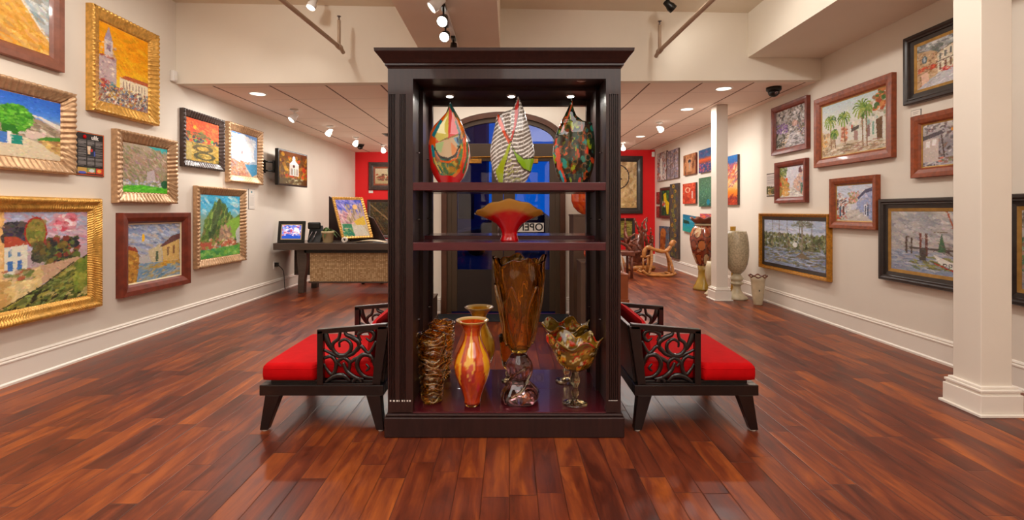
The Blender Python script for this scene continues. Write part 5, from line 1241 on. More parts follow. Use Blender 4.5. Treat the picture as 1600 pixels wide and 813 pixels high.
a = Art(120, 95, 'a8b0b8', 107)    # village road
a.grad([(0, '8090b0'), (.3, '98a4bc'), (.5, 'b8b4b0')]).dabs(240, (0, 0, 1, .55), ['8c98b8', 'a8b0c4', '7080a4', 'c0c4cc', 'b8a898'], .06, .018, .4).ell(.27, .24, .025, .07, 'f0b820').poly([(0, .4), (.16, .44), (.2, .6), (.2, 1), (0, 1)], 'c08838').poly([(0, .42), (0, .36), (.14, .4), (.18, .48)], '984030').dabs(60, (0, .5, .2, 1), ['c89440', 'a87030', 'd8b050', '8a6030'], .03, .02, .2)
a.poly([(.36, .48), (.62, .36), (.62, .7), (.42, .7)], 'c8b890').poly([(.62, .4), (.8, .3), (.98, .28), (.98, .7), (.64, .72)], 'd0ac68').poly([(.58, .42), (.82, .24), (1, .2), (1, .3), (.62, .43)], '6a4440').rect(.5, .5, .55, .68, '506048').rect(.72, .44, .76, .6, '8a6848').rect(.84, .42, .88, .58, '8a6040').poly([(.2, .68), (.6, .7), (1, .72), (1, .82), (.5, 1), (.15, 1)], '7c98b0').dabs(130, (.2, .72, 1, 1), ['7090a8', '98aab4', '5c8098', 'b0a880', 'c8a458'], .06, .015, -.2).dabs(40, (.5, .7, 1, .78), ['d8a838', 'c89030'], .05, .012, 0)
on_wall('L', 'village road painting with a yellow streak of light in a red-brown wood frame', .07, 192.5, 298.9, 332.7, 466.7, 192.5, 'flat', 'redwood', a, fw=.105, liner='liner', lw=.012)
a = Art(90, 100, 'c86830', 108)    # red field
a.grad([(0, 'd84c18'), (.3, 'd05a20'), (.5, 'b07030'), (1, 'b89038')]).dabs(240, (0, 0, 1, .42), ['e04c14', 'c83c14', 'e07024', 'a83c1c', 'd8682c'], .05, .03, .5).ell(.25, .2, .05, .05, 'e8a020').ell(.45, .3, .06, .04, '7a7020').dabs(50, (.05, .32, .7, .42), ['5a5c24', '404820', '6a5c2c'], .05, .02, 0).dabs(60, (0, .44, 1, .54), ['c83818', '305070', 'c8a040', '58a030', '303038', 'a04428'], .04, .025, 0, .9).poly([(0, .55), (1, .56), (1, 1), (0, 1)], 'c0983c').dabs(220, (0, .56, 1, 1), ['c8a448', 'a88430', 'd8b45c', '8a7430', '6a6428'], .06, .02, .15).ring(.5, .68, .25, .07, .25, '5a4c24').ring(.55, .86, .28, .08, .2, '4a4420').rect(0, .58, .16, .98, 'b8a058')
on_wall('L', 'red and ochre field painting in a dark beaded frame under the soffit corner', .06, 289, 352.9, 168, 259.6, 289, 'rib', 'dark_frame', a, fw=.085)
a = Art(80, 110, 'dce0e4', 109)    # white sail
a.grad([(0, '5c90d8'), (.3, '98b8e0'), (.7, 'a0b4c8'), (1, 'c8a888')]).ell(.42, .36, .45, .34, 'f2f4f8').ell(.5, .5, .38, .2, 'e8ecf4').dabs(90, (0, .05, .9, .6), ['f4f6f8', 'e4eaf4', 'd0dcf0'], .07, .03, .3).ell(.4, .45, .02, .05, '9a6860').poly([(0, .62), (.5, .72), (.7, 1), (0, 1)], 'c89070').dabs(120, [(0, .62), (.5, .72), (.7, 1), (0, 1)], ['d0a080', 'b87858', 'd8b8a0', 'a86858', '9098b0'], .04, .02, .6).poly([(.5, .72), (1, .68), (1, .92), (.8, 1)], '4088b0').dabs(40, (.3, .66, .7, .72), ['b07048', 'd0a080'], .04, .012, 0)
on_wall('L', 'pale white cloud over cliff painting in champagne frame beside the red field painting', .07, 359.8, 412.5, 189, 284, 359.8, 'rib', 'champagne', a, fw=.105)
a = Art(100, 120, '688440', 110)   # green mountain
a.grad([(0, '38a0c8'), (.25, '60b4d0'), (.4, '88a890')]).dabs(80, (0, 0, 1, .3), ['40a8d0', '78c0d8', '2c90c0', 'c0d8d8'], .07, .02, .4).poly([(0, .75), (.12, .4), (.45, .04), (.6, .2), (.8, .4), (1, .3), (1, .8)], '5c7c34').dabs(360, [(0, .75), (.12, .4), (.45, .06), (.6, .2), (.82, .42), (1, .8)], ['6c8c3c', '4c6c2c', '88a04c', '3c5430', '7c7444', '94b058'], .03, .06, .5, .8, .5).poly([(.45, .05), (.52, .2), (.4, .45), (.3, .7), (.2, .7), (.3, .3)], '3c4c30', .7).poly([(.55, .5), (.8, .38), (1, .36), (1, .7), (.6, .72)], '84b040').dabs(80, (.45, .5, .75, .75), ['b08870', '8a7864', 'c8a080'], .04, .025, .6).rect(0, .74, .38, .86, 'b86048').rect(.5, .74, .85, .84, 'b8684c').dabs(70, (0, .7, 1, .86), ['c87050', 'e0d0b0', '8a9a50', 'a85840'], .035, .02, 0).poly([(0, .87), (1, .83), (1, 1), (0, 1)], '68a848').dabs(70, (0, .86, 1, 1), ['50a050', '88b848', '3c8850', '90c060'], .05, .02, .2).poly([(.88, .6), (1, .5), (1, .8), (.9, .8)], 'c0c0b8')
on_wall('L', 'green mountain painting in a ribbed champagne frame, lower row nearest the desk', .07, 311, 386.5, 290, 421, 311, 'rib', 'champagne', a, fw=.1)
# info panel and tags
def placard(side, label, xn, xf, yt, yb, at, art, t=.008, name='wall_placard', cat='placard', m='canvas'):
    c, w_, zt, zb = wall_pic(side, t, xn, xf, yt, yb, at); x = XL if side == 'L' else XR
    root = thing(name, label, cat, (x, c, (zt+zb)/2), PI/2 if side == 'L' else -PI/2)
    MB().box(-w_/2, w_/2, -t, 0, -(zt-zb)/2, (zt-zb)/2).build('board', M['black_frame'] if art is not None and m != 'tag' else M['paper'], root)
    if art is not None: art_plane(art, w_-.006, zt-zb-.006, 'printed_face', M['canvas'], root, -t-.001)
    return root, w_, zt-zb
a = Art(90, 130, '2c2826', 120); a.rect(0, 0, 1, .015, 'd8743c').rect(.97, 0, 1, 1, 'e0602c').rect(0, .97, 1, 1, 'a8482c')
for x0, x1 in ((.06, .34), (.38, .64), (.68, .94)):
    for i in range(34):
        y = .17+i*.018
        if i in (9, 10, 16, 22): continue
        a.rect(x0, y, x1-(.08 if i % 7 == 5 else 0), y+.009, '8a8482')
a.rect(.36, .3, .68, .54, '2c2826').poly([(.37, .31), (.5, .31), (.52, .5), (.4, .5)], 'd8b490').poly([(.5, .36), (.6, .38), (.66, .52), (.48, .54)], '283048').ell(.45, .36, .05, .05, 'e8d8c0').ell(.54, .4, .04, .04, 'c83028').rect(.62, .42, .67, .54, '4858a8')
a.rect(.03, .82, .36, .95, 'c8a050').ell(.2, .93, .14, .03, '5860c0').rect(.38, .82, .68, .95, '90a060').ell(.54, .88, .1, .04, 'd0d8d8').rect(.38, .92, .68, .95, 'd8582c').rect(.7, .82, .95, .95, 'd84830').ell(.82, .88, .08, .04, 'e8b050')
pr_, pw, ph = placard('L', 'black information panel with columns of text on the left wall', 119, 162.5, 212, 277, 162.5, a, .01)
MB().tube([(0, 0, 0), (0, -.002, 0)], .017, 20).build('red_emblem', M['red_cloth'], pr_).location = (-.06, -.0125, ph/2-.04)
text_mesh('panel_title', 'ulik', .05, M['white_ink'], pr_, (.04, -.013, ph/2-.04), (PI/2, 0, 0))
a = Art(40, 60, 'ded6cc', 121)
for i in range(14): a.rect(.15, .3+i*.04, .85, .31+i*.04, 'b0a8a0')
a.rect(.35, .1, .6, .2, '6a9098'); placard('L', 'small white paper notice right of the green mountain painting', 388.5, 398, 296, 327, 398, a, .004)
a = Art(60, 80, 'd4c8c0', 122); a.rect(0, 0, 1, .04, '6a5c50').rect(0, .95, 1, 1, '5a5048').rect(0, .58, 1, .92, '5c5038').dabs(60, (0, .58, 1, .92), ['5c6034', 'a08040', '3c3c28', 'c8b080'], .08, .04, 0, .8, 1)
for i in range(10): a.rect(.08, .1+i*.04, .92, .115+i*.04, '9a9290')
placard('R', 'white information card with a small photograph left of the narrow street painting', 1214, 1197.8, 272, 307.5, 1198, a, .006)
a = Art(40, 24, 'e6ddd2', 123); a.rect(.2, .3, .8, .4, 'a8a098').rect(.2, .55, .7, .65, 'a8a098'); placard('R', 'tiny white title card between the two paintings by the near column', 1439, 1423.5, 172, 182, 1430, a, .004)

# ---- right wall
def street(seed, pal_sky, pal_l, pal_r, ground, extra=None, w_=110, h_=100):
    a = Art(w_, h_, pal_sky[0], seed); a.grad([(0, pal_sky[0]), (.6, pal_sky[1])]).dabs(90, (0, 0, 1, .5), pal_sky, .07, .02, .3)
    a.poly([(0, .15), (.42, .55), (.42, .72), (0, 1)], pal_l[0]).dabs(160, [(0, .15), (.42, .55), (.42, .72), (0, 1)], pal_l, .03, .03, 1.2).poly([(1, .05), (.58, .5), (.58, .72), (1, 1)], pal_r[0]).dabs(160, [(1, .05), (.58, .5), (.58, .72), (1, 1)], pal_r, .03, .03, 1.2)
    a.poly([(.4, .7), (.6, .7), (1, 1), (0, 1)], ground[0]).dabs(120, [(.4, .68), (.6, .68), (1, 1), (0, 1)], ground, .06, .015, 0)
    return a
a = Art(110, 120, 'a89c94', 201); a.grad([(0, 'c0b8b4'), (.5, '98908c'), (1, 'a8a098')]).dabs(320, (0, 0, 1, .6), ['b8b0ac', '6c645c', '988e88', 'd0c8c4', '4c4844', '8a7c70'], .045, .025, .7, .8, 2).dabs(60, (.02, .36, .4, .6), ['8a6a9c', '6c4c84', 'a888b0', '5c4068'], .03, .022, .3, .9).dabs(60, (.75, .4, 1, .8), ['7c6484', '4c4c38', 'a07c68'], .03, .03, .3).poly([(.1, .95), (.4, .62), (.5, .6), (.3, 1)], 'b89c78').poly([(.3, 1), (.5, .62), (.75, .7), (1, 1)], 'b0a8a8').dabs(120, (.2, .62, 1, 1), ['c0b8b8', '8c8488', 'd8d0cc', '6c6468', '58504c'], .05, .015, -.2).dabs(50, (.0, .6, .3, .95), ['3c3c2c', '5c5440', '2c2c24'], .03, .03, .8).ell(.65, .42, .1, .08, 'c8907c', .6)
on_wall('R', 'garden path painting with purple flowers in dark red-brown frame, below the security camera', .05, 1260, 1204.5, 170, 244, 1204.5, 'flat', 'redwood', a, fw=.075)
a = Art(160, 120, 'ccd8dc', 202)
a.grad([(0, 'c0d0d4'), (.3, 'd8dcd4'), (.6, 'd8ccc0')]).poly([(0, .5), (.2, .6), (.24, .85), (0, 1)], 'd8c4a0').dabs(60, [(0, .5), (.2, .6), (.24, .85), (0, 1)], ['e0d0b0', 'b8906c', 'c8b090', '8a6a50'], .02, .04, 0).poly([(.48, .46), (.75, .2), (1, .05), (1, .9), (.62, .8), (.46, .76)], 'd8d4c8').dabs(160, [(.48, .46), (.75, .2), (1, .05), (1, .5), (.6, .6)], ['c8c0a8', '8aa89c', 'b89c84', 'e0d8cc', '7c8c6c', 'c8a480'], .02, .03, 0)
a.dabs(60, (.84, .02, 1, .36), ['a84c28', '8c5c38', 'c88048', '4c6c34'], .03, .03, 0, .9, 2).poly([(.86, .5), (.95, .46), (.95, .92), (.88, .88)], '6c4c30').poly([(.5, .55), (.62, .52), (.62, .58), (.5, .62)], '5c5048').rect(.54, .6, .6, .8, 'a8847c').rect(.74, .56, .78, .76, '8a6c68').rect(.81, .52, .84, .74, '7ca490').rect(.33, .48, .43, .78, 'd8b89c').dabs(30, (.34, .5, .43, .76), ['c86c48', 'a85c44', 'e0c8a8'], .02, .02, 0)
a.poly([(.24, .8), (.5, .76), (1, .9), (1, 1), (0, 1)], 'c8b8a0').dabs(160, (.05, .82, 1, 1), ['d8ccb8', 'a88c6c', 'c0a484', 'e0d8c8', '8a7458', '9c6c58'], .05, .012, -.1)
for tx, ty, r_, b0 in ((.15, .3, .13, .86), (.22, .55, .08, .85), (.38, .3, .13, .8), (.66, .2, .17, .9), (.72, .26, .12, .92)):
    a.line([(tx, ty), (tx+.02, b0)], .008, '8c6848')
    for i in range(13): an = i*2*PI/13; a.line([(tx, ty), (tx+r_*.6*math.cos(an), ty+r_*.6*math.sin(an)*1.1), (tx+r_*.8*math.cos(an), ty+r_*math.sin(an)+.05)], .011, a.r.choice(['5c7c30', '7c9840', '8aa448', '48682c', 'a0ac50']))
a.ell(.51, .52, .012, .04, 'c84028').dabs(16, (.0, .55, .1, .8), ['c89050', 'e0b070'], .02, .02, 0)
on_wall('R', 'wide painting of palm trees lining a white street in a mahogany frame', .05, 1392.7, 1271, 157, 263, 1271, 'flat', 'mahogany', a, fw=.1, liner='gold_liner', lw=.010)
a = street(203, ['c8c4cc', 'd0c8cc', 'b8b8c8', 'd8d4d8'], ['a89048', 'c88040', '6c8040', 'd8a850', 'b85838'], ['c8a090', 'b08878', 'd8c0a8', '8ca0b0'], ['d0c8c0', 'b8b0b0', 'd8d4cc', 'a89c90'], 90, 100)
a.dabs(50, (.0, .0, .3, .3), ['6c7c3c', '8a9448', '505c30'], .05, .03, .5).ell(.3, .4, .05, .05, 'd86030').ell(.05, .55, .05, .07, 'c84028').dabs(40, (.15, .65, .4, .95), ['d8a050', 'c88c48', 'e0b870'], .05, .03, 0).poly([(.78, .1), (.85, .03), (.92, .18), (.9, .24), (.78, .22)], '6c4448').dabs(16, (.86, .5, .92, .9), ['507c68', '304c44'], .015, .06, 0)
on_wall('R', 'small narrow street painting with orange flowers in a dark red frame', .05, 1258, 1209.4, 246.5, 316.5, 1258, 'flat', 'redwood', a, fw=.075)
a = street(204, ['c8d0e0', 'd0d0dc', 'b8c0d4', 'd8c8c8'], ['d8d8d4', 'c0b8b8', 'a87c70', '8a9ca4', 'b85848'], ['a0aacc', '8c98c0', 'b8bcd4', 'c0b0b8'], ['c8c0b8', 'd0c8c4', 'b0a8a0'], 100, 100)
a.dabs(60, (.36, .2, .62, .5), ['d89888', 'e0b0a0', 'c87c6c', '8a9c5c'], .035, .025, .5, .8, 2).poly([(.6, .35), (.8, .15), (.98, .1), (.98, .2), (.8, .25), (.62, .42)], '5c5870').rect(.78, .55, .84, .85, 'e8e8ec').rect(.795, .58, .825, .82, '505468').rect(.86, .55, .89, .85, '505468').rect(.08, .6, .13, .88, '405870').rect(.18, .6, .23, .84, '6c4844').dabs(60, (.0, .35, .3, .6), ['384048', 'e0dcd8', 'b86c5c'], .03, .015, -.3).dabs(20, (0, .85, .3, .95), ['c84834', '8a8a50'], .03, .02, 0)
on_wall('R', 'small street painting with a blue house on the right in a mahogany frame', .05, 1368, 1295, 280, 356, 1295, 'flat', 'mahogany', a, fw=.075, liner='gold_liner', lw=.010)
a = Art(150, 100, 'b8c0d0', 205)   # swamp
a.grad([(0, 'a8b4cc'), (.35, 'c0c8d4'), (.5, 'b0b8b8'), (.62, '8890a4'), (1, '8c98b4')]).dabs(60, (0, 0, 1, .35), ['a8b4d0', 'c8ccd8', 'b8b8c4'], .08, .02, .1)
a.dabs(500, (0, .3, 1, .64), ['5c6440', '7c8454', '4c5438', '8a8c64', '3c4430', '9c9470', '6c5c44'], .018, .035, 0, .8, .4).ell(.55, .52, .04, .05, 'd8d8d4')
for x in (.16, .28, .62, .66, .8, .42): a.line([(x, 0), (x+.01, .62)], .005, '7c7464')
a.line([(.66, 0), (.66, .78)], .012, '8c8070').dabs(70, (.5, .02, .8, .14), ['7c7c6c', '8c8c78', '6c6c5c'], .02, .015, 0, .7, 1).dabs(300, (0, .62, 1, 1), ['8c9cbc', '98a4b8', '7480a0', 'b8c0d0', '6c7488', 'a0a8b4'], .06, .012, .15).dabs(120, (0, .6, 1, .95), ['7c7c54', '5c5c40', '9c9060', '6c6448'], .04, .012, -.1).poly([(.55, .78), (.66, .66), (.78, .78)], '7c6c54')
on_wall('R', 'swamp painting with bare tree trunks in a deep gold frame, lowest on the right wall', .06, 1292.5, 1185, 333.6, 417, 1185, 'step', 'old_gold', a, fw=.042, liner='black_frame', lw=.045)
a = Art(140, 110, 'a8a4a4', 206)   # shrimp boats
a.grad([(0, 'a0a0a4'), (.3, '989498'), (.55, 'b8aca4'), (.7, 'a8a4a8'), (1, '8c94a8')]).dabs(260, (0, 0, 1, .6), ['a8a8ac', '8c8c94', 'c0b8b4', 'b0a8a0', 'd0ccc8'], .08, .03, .4, .5)
a.dabs(220, (0, .66, 1, 1), ['8c98b0', 'a0a8b8', '7884a0', 'b8b8bc'], .06, .012, .1).dabs(80, (.3, .72, 1, .92), ['7c8048', '9c9858', '5c6038'], .05, .015, .1).rect(.25, .585, .8, .625, '5c5450').rect(.2, .42, .225, .7, '5c4c44').rect(.27, .44, .29, .7, '5c4c44').rect(.38, .36, .41, .62, '7c4c40').rect(.45, .36, .48, .72, '6c4840').rect(.38, .6, .46, .8, '544c48').poly([(.64, .34), (.6, .64), (.7, .64)], '4c6c50').line([(.56, .33), (.7, .33)], .008, '7c6c58').line([(.7, 0), (.84, .5)], .008, 'a85838').poly([(.86, .2), (.8, .5), (.95, .5)], '405c44').poly([(.54, .68), (.62, .82), (.8, .9), (1, .94), (1, .76), (.75, .78)], 'e0dcd4').line([(.56, .82), (.8, .92), (1, .96)], .007, 'b83028').dabs(50, (.66, .48, 1, .68), ['4c4440', '6c5c50', '8c8078'], .04, .008, .8)
for x in (.68, .74, .8): a.ring(x, .83, .018, .02, .35, '4c4844')
on_wall('R', 'harbour painting with boats and pilings in black and gold frame left of the near column', .055, 1540, 1371.5, 311.4, 436, 1371.5, 'step', 'black_frame', a, fw=.09, liner='gold_liner', lw=.028)
a = Art(130, 110, 'a8a8a8', 207); a.grad([(0, 'b8b4b0'), (.5, 'a8a49c'), (.8, '8c7c74'), (1, '8c8c98')]).dabs(420, (0, .35, .6, .8), ['4c7458', '6c8c5c', '3c5c4c', '8c6c5c', '7c9484', 'a07c6c'], .03, .035, .3, .85, 1)
a.line([(.03, .1), (.1, .45)], .012, '7c6858').dabs(220, (0, .68, 1, 1), ['8c8480', '7c6c68', 'a49c98', '6c7c84', '988074'], .05, .015, 0).dabs(30, (0, .05, .15, .25), ['7c7468', '5c5c50'], .03, .015, .8)
c, w_, zt, zb = wall_pic('R', .055, 1760, 1562, 303, 476, 1578)
framed('green palm thicket painting in black and gold frame, cut by the right edge', (XR-.001, c, (zt+zb)/2), -PI/2, w_, zt-zb, .055, 'step', 'black_frame', a, fw=.09, liner='gold_liner', lw=.028)
a = street(208, ['b0aca8', '9c9894', 'c4c0bc', '888480'], ['c8a880', 'b8905c', 'd8b890', 'a87c5c', 'c05848'], ['d0c0a0', 'b8a488', 'e0d4c0', 'c8988c'], ['b8b4bc', 'c8c4c8', 'a8a0a0'], 120, 100)
a.dabs(160, (0, 0, 1, .3), ['8c8c8c', 'a8a8a8', 'c8c4c0', '5c6058', '7c7c78'], .06, .025, .4)
a.poly([(.02, .16), (.26, .2), (.36, .28), (.36, .76), (.02, .95)], 'c0a07c').dabs(150, [(.02, .16), (.36, .28), (.36, .76), (.02, .95)], ['c8a884', 'a8845c', 'd8bc98', '8c6c50', 'b8906c'], .022, .02, .1)
a.poly([(.36, .3), (.58, .2), (.98, .08), (.98, .66), (.36, .74)], 'd8ccb4').dabs(130, [(.36, .3), (.98, .08), (.98, .66), (.36, .74)], ['e0d4c0', 'c0a888', 'a89078', 'e8dcc8'], .018, .025, 0)
a.ell(.14, .36, .045, .085, '5c6c74').ell(.14, .36, .022, .06, 'b0b8b8').line([(.34, .5), (.6, .47), (.98, .38)], .009, '5c4c40').line([(.36, .3), (.6, .2), (.98, .09)], .008, '6c5c50')
for i in range(7): x = .39+i*.085; a.rect(x, .33-.03*i, x+.035, .46-.03*i, '6c6c68'); a.rect(x, .53-.02*i, x+.035, .69-.02*i, '7c5c4c')
a.poly([(.08, .68), (.2, .64), (.22, .86), (.1, .92)], 'e0b8a0').dabs(46, (.04, .52, .34, .62), ['c84830', 'a83c2c', 'e06848'], .025, .014, -.2).dabs(26, (.4, .66, .62, .74), ['c83c34', 'a83030', 'd86858'], .02, .014, 0).poly([(.1, 1), (.4, .76), (1, .66), (1, 1)], 'c4c0c4').dabs(80, [(.1, 1), (.4, .76), (1, .66), (1, 1)], ['d0ccd0', 'a8a4a8', 'b8b0ac', 'e0dcdc'], .05, .01, -.35)
on_wall('R', 'street corner painting in black and gold frame, highest on the right wall', .055, 1545, 1410, 61, 166, 1410, 'step', 'black_frame', a, fw=.09, liner='gold_liner', lw=.024)
a = Art(110, 100, 'b0a8a8', 209); a.grad([(0, 'c8c0bc'), (.5, '8c8488'), (1, 'b8b4b8')]).dabs(320, (0, 0, 1, 1), ['b8b0b0', '6c6468', '9c9498', 'd4ccc8', '584c4c', '8c6c60'], .04, .022, .6, .75, 2).rect(.0, .35, .3, .9, 'c8b8b0').rect(.06, .4, .14, .55, 'e8e4e0').rect(.18, .38, .26, .52, 'e8e4e0').poly([(0, .28), (.35, .18), (.4, .26), (.0, .38)], '5c5458').rect(.52, .16, .68, .24, 'd8903c').dabs(50, (.3, .8, 1, .95), ['c86850', 'd8c8b8', '8c5c4c', '7c8458'], .035, .02, 0).line([(.35, .3), (.4, .8)], .015, '5c4c48').line([(.7, .6), (.9, .45), (.98, .3)], .01, '4c4444')
on_wall('R', 'grey courtyard painting with orange sign in a mahogany frame beside the near column', .05, 1545, 1422, 183.5, 279, 1422, 'flat', 'mahogany', a, fw=.085, liner='gold_liner', lw=.010)

# ---- far part of the right wall: unframed panels and small frames
def block(label, xf, xn, yt, yb, at, art, t=.035, side='R', edge='dark_frame', roll=0, cat='painting'):
    c, w_, zt, zb = wall_pic(side, t, xn, xf, yt, yb, at)
    root = thing('canvas_painting', label, cat, (XR-.001, c, (zt+zb)/2), -PI/2)
    if roll: root.rotation_euler = (0, roll, -PI/2)
    MB().box(-w_/2, w_/2, -t, 0, -(zt-zb)/2, (zt-zb)/2).build('stretcher', M[edge], root)
    art_plane(art, w_, zt-zb, 'canvas', M['canvas'], root, -t-.002)
def abst(seed, base, pal, n=200, rx=.08, ry=.04, ang=0, jit=1, w_=50, h_=70): return Art(w_, h_, base, seed).dabs(n, (0, 0, 1, 1), pal, rx, ry, ang, .8, jit)
a = abst(301, 'a89c98', ['a84c3c', 'd8d0c8', '7c7c94', 'c8c0b8', '8c5c50'], 120, .1, .03); a.poly([(.35, .2), (.55, .2), (.5, .95), (.4, .95)], 'e0dcd4')
block('rustic panel with red and white patches, left of a pair by the red wall', 1027, 1041.5, 241, 284, 1027, a, edge='ped')
a = abst(302, '8c7c80', ['7c7c94', 'a89ca0', '8c6c60', '6c6878', 'b8a8a0'], 120, .1, .03); a.line([(.33, 0), (.33, 1)], .015, '4c3c34').line([(.66, 0), (.66, 1)], .015, '4c3c34')
block('rustic grey-violet board panel, right of a pair by the red wall', 1042.5, 1060, 237.5, 281, 1042.5, a, edge='ped')
a = abst(303, '9c6440', ['a86c44', '7c4c30', 'b87c50', '5c3824'], 90, .05, .15, 0, .2); a.rect(.3, .2, .7, .85, 'b88058').ell(.52, .35, .12, .09, '2c2c34').line([(.52, .4), (.52, .75)], .03, '9c9488')
block('small dark figure in a chunky brown wood frame on the far right wall', 1068, 1087, 244, 275, 1068, a, edge='redwood')
a = Art(50, 70, '404060', 304).grad([(0, '285888'), (.3, '3c4c80'), (.45, 'e05c24'), (.55, 'a8442c'), (.65, '3c4878'), (1, '284068')]); a.dabs(120, (0, .6, 1, 1), ['30487c', 'b04458', '6c4884', '283c6c', 'c86c5c'], .06, .03).dabs(40, (0, 0, 1, .35), ['30608c', '6c4c70', '284c7c'], .1, .03)
block('blue and orange sunset canvas left of the far column, top row', 1092, 1112, 236, 271, 1092, a)
a = abst(305, '8c2c2c', ['9c3434', '7c2020', 'b85c50'], 50, .1, .08, w_=24, h_=36); b2 = abst(306, '8c2c2c', ['9c3434', '7c2020', 'b85c50'], 50, .1, .08, w_=24, h_=36)
block('tiny dark red tile, upper of two next to the red wall corner', 1025.6, 1030.5, 300.5, 319, 1026, a, .02); block('tiny dark red tile, lower of two next to the red wall corner', 1025.6, 1030.5, 322.5, 340, 1026, b2, .02)
a = abst(307, '2c4430', ['4c7c34', '1c2c34', '30583c', '203028'], 120, .08, .05); a.poly([(.2, .15), (.5, .1), (.6, .4), (.9, .5), (.8, .95), (.6, .95), (.45, .5), (.25, .45)], 'd8b820').dabs(14, (.1, .45, .45, .75), ['e0dcc8', 'c83c24'], .06, .05)
framed_w = wall_pic('R', .04, 1046.5, 1031, 294, 341, 1031)
framed('yellow and green abstract in a dark frame on the far right wall', (XR-.001, framed_w[0], (framed_w[2]+framed_w[3])/2), -PI/2, framed_w[1], framed_w[2]-framed_w[3], .04, 'flat', 'dark_frame', a, fw=.07)
a = abst(308, '4c4440', ['4c4c58', '5c4c38', '383c48', '6c5c40', '403838'], 200, .1, .02, w_=40, h_=170)
for i in range(15): y = .04+i*.065; a.ell(.45+.2*math.sin(i*2.1), y, .16, .022, a.r.choice(['a87c24', 'b88c30', '9c7430', '8c8440'])).ell(.45+.2*math.sin(i*2.1), y, .06, .009, '3c2c24').line([(.5, y), (.5+.2*math.sin(i), y+.06)], .02, '5c6438')
block('very tall narrow dark board painted with yellow flowers on the far right wall', 1047, 1060, 286, 405.5, 1060, a, .04)
a = abst(309, 'b83c24', ['c04428', 'a83420', 'c85c3c', '98301c'], 120, .08, .06); a.ring(.4, .33, .16, .11, .22, 'd8a888').rect(.4, .22, .5, .44, 'b83c24').rect(.7, .4, .8, .75, 'c8a090')
block('square red panel with a pale curled mark on the far right wall', 1067, 1087, 288, 319, 1067, a)
a = Art(50, 80, '3c6450', 310).grad([(0, '4c6c50'), (.5, '4c7c60'), (1, '305444')]); a.dabs(160, (0, 0, 1, 1), ['5c8c64', '3c6450', '6c9c74', '2c5c50', '789c80'], .05, .012, -.2).ell(.75, .85, .12, .1, '1c7c94')
block('green canvas with pale ripples left of the far column, middle row', 1092, 1112, 279, 323, 1092, a)
a = Art(50, 60, '1c7c98', 311).grad([(0, '1c6c90'), (.6, '208ca0'), (1, '2c9c8c')]); a.dabs(30, (0, .1, 1, .4), ['3c9cb0', '186080'], .12, .02, .1).poly([(.05, .3), (.5, .35), (.55, .5), (.1, .55)], '1c4438').dabs(12, (.1, .4, .5, .5), ['0c2c2c', '305c3c'], .08, .02)
block('teal seascape canvas hanging slightly askew on the far right wall', 1067, 1087, 336.5, 362, 1067, a, roll=.06)
a = Art(50, 60, '7c3c6c', 312).grad([(0, 'a83c6c'), (.2, 'e0683c'), (.4, 'd85048'), (.48, '5c3464'), (.6, '3c5c94'), (.8, '2c3858'), (1, '3c3048')]); a.dabs(70, (0, 0, 1, .45), ['e8703c', 'c84860', '8c4c84', 'f08c44'], .1, .025)
block('small purple and orange sunset canvas left of the far column, bottom row', 1094, 1113, 334, 357, 1094, a)
a = abst(313, '5c6c7c', ['4c6478', '6c4c3c', '7c6c60', '3c5068'], 90, .08, .05); a.poly([(.15, .25), (.4, .08), (.7, .2), (.6, .6), (.5, 1), (.1, 1)], 'b86c30').ell(.4, .25, .22, .16, 'c87c3c').dabs(24, (.15, .3, .6, 1), ['d89448', 'a85c28', '8c4824'], .07, .06)
block('orange guitar-like shape on blue canvas behind the rocking horse', 1030, 1046, 353, 390, 1030, a)
a = Art(60, 130, '305890', 314).grad([(0, '1c6cb0'), (.14, '2c5c9c'), (.2, '8c4874'), (.3, 'c04c4c'), (.36, 'd86838'), (.5, 'd8a468'), (.62, 'e0b070'), (.72, 'e0882c'), (.8, 'd8701c'), (.86, '8c2820'), (1, 'b84020')]); a.dabs(110, (0, .18, 1, .62), ['e09c58', 'c86040', 'e0c090', 'a85c60', '6c4878'], .14, .018, -.2).dabs(40, (0, .8, 1, 1), ['701c1c', 'd86424', '9c3420'], .14, .012)
block('tall narrow sunset canvas right of the far column', 1133, 1152.5, 241, 320, 1152.5, a)

# ---- red wall
def red_pic(x0, x1, yt, yb, t, at='L'):
    xm = (x0+x1)/2; X = (xm-796)/F*11.5
    for _ in range(3): Y = red_y(X)-t; X = (xm-796)/F*Y
    return X, red_y(X)-.001, (x1-x0)/F*Y, zof(yt, Y), zof(yb, Y)
rz_red = math.atan2(.55, XR-XL)
a = Art(70, 60, 'c8b894', 401).grad([(0, 'd0c0a0'), (.6, 'c0b088'), (1, 'a89468')]); a.dabs(40, (.1, .4, .9, .75), ['8c5c44', 'a84c34', '6c4c38'], .08, .05, 0, .8).poly([(.7, .0), (.85, 0), (.9, .6), (.75, .6)], '98b098')
X, Y, w_, zt, zb = red_pic(576, 622, 253.5, 297, .05)
framed('landscape picture in wide brown and orange frame on the red wall, left part', (X, Y, (zt+zb)/2), rz_red, w_, zt-zb, .05, 'step', 'dark_frame', a, fw=.11, liner='mahogany', lw=.04)
o = MB().box(-.05, .05, -.006, 0, -.03, .03).build('title_card', M['paper']); v = Vector(((580-796)/F*11.4, 0, zof(300, 11.4))); o.location = (v.x, red_y(v.x)-.0, v.z); o.rotation_euler.z = rz_red; tag(o, 'small white title card under the framed picture on the red wall', 'title card')
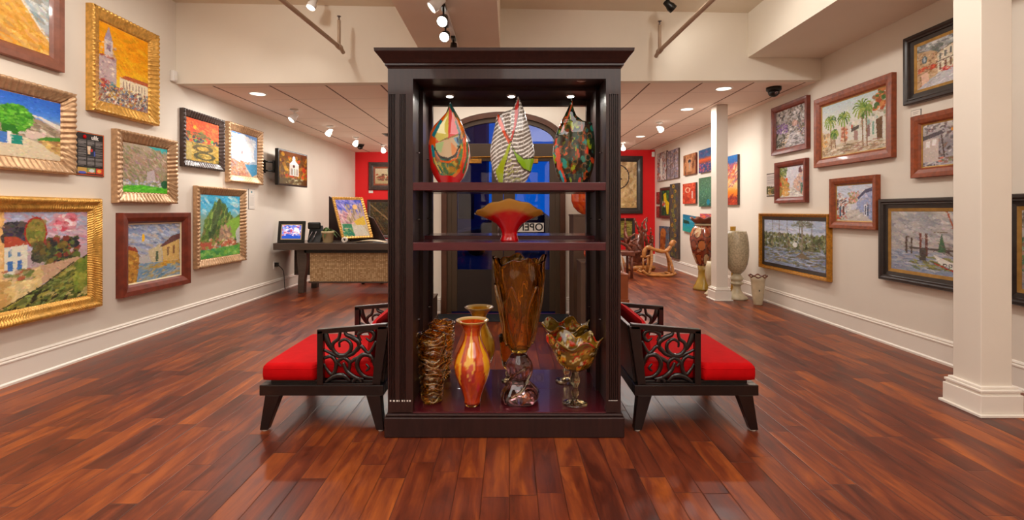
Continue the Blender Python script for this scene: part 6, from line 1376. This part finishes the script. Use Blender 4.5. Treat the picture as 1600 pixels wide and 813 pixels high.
a = Art(80, 80, '3c3424', 402).grad([(0, '403c2c'), (1, '4c3820')]); a.dabs(260, (0, 0, 1, 1), ['4c4028', '5c4424', '34301f', '6c4c28', '3c382c'], .05, .025, .8, .7, 1).line([(.05, .1), (.9, .75)], .02, '8c7450').line([(.0, .2), (.5, .9)], .012, '6c5838').ell(.75, .35, .13, .05, 'd89c20').ell(.75, .45, .04, .06, 'b87c1c')
X, Y, w_, zt, zb = red_pic(574, 628, 312, 372, .05)
framed('large dark brown picture with a yellow flower low on the red wall', (X, Y, (zt+zb)/2), rz_red, w_, zt-zb, .05, 'flat', 'dark_frame', a, fw=.05, liner='chrome', lw=.014)
a = Art(110, 120, 'c8a874', 403).grad([(0, 'c0a078'), (.5, 'd0b484'), (1, 'b89460')]); a.dabs(200, (0, 0, 1, 1), ['d0b488', 'b8945c', 'a88050', 'd8c090', '94744c'], .06, .03, .5, .5, 2).ring(.5, .33, .30, .26, .045, '241c1c').ell(.5, .33, .26, .22, 'b49868', .4).line([(.5, .33), (.5, .18)], .012, '241c1c').line([(.5, .33), (.62, .38)], .012, '241c1c')
X, Y, w_, zt, zb = red_pic(925, 1005, 243.5, 334, .06)
framed('large tan picture with a dark ring in black frame on the red wall', (X, Y, (zt+zb)/2), rz_red, w_, zt-zb, .06, 'flat', 'black_frame', a, fw=.14)
a = Art(80, 50, '8c7c34', 404).grad([(0, '7c6c2c'), (.5, '9c8c3c'), (1, '54501f')]); a.dabs(160, (0, 0, 1, 1), ['9c8c3c', '6c6428', 'a89c4c', '50481c'], .08, .03, .2)
X, Y, w_, zt, zb = red_pic(940, 993, 341, 376, .05)
framed('gold-green picture in a dark frame low on the red wall behind the root sculpture', (X, Y, (zt+zb)/2), rz_red, w_, zt-zb, .05, 'flat', 'black_frame', a, fw=.07)

# ---- painting on the easel, leaning back and turned
a = Art(80, 110, 'b8b0b0', 501).grad([(0, '4c58b8'), (.2, '7c74c8'), (.45, 'b8a0b0'), (.7, 'c8b8a0'), (1, 'b8a888')]); a.dabs(90, (0, 0, 1, .35), ['5860c0', '8c7cc8', '3c50b0', 'a89cd0'], .07, .03, .5).dabs(100, (0, .3, .5, .66), ['d8a8a8', 'c88c98', 'e0c0b8', '9c6c78'], .05, .03, .3).dabs(80, (.3, .15, .95, .6), ['b09474', 'c8b08c', '8c785c'], .025, .06, 0).ell(.7, .2, .09, .07, 'e8b878').poly([(.5, .6), (.95, .45), (.95, .7), (.6, .72)], 'd8b440').rect(.05, .66, .4, .78, '3c8460').dabs(60, (.05, .8, .5, 1), ['1c6c54', '2c8468', '80a868'], .06, .03, .2).poly([(.4, .72), (.8, .7), (1, 1), (.42, 1)], 'd0c8b8')
ep = framed('gilt-framed village painting leaning tilted on the easel on the desk', (-2.50, 7.74, 1.14), .35, .52, .74, .035, 'rib', 'gold', a, fw=.045, name='framed_painting')
ep.rotation_mode = 'XYZ'; ep.rotation_euler = (math.radians(-29), 0, math.radians(44))
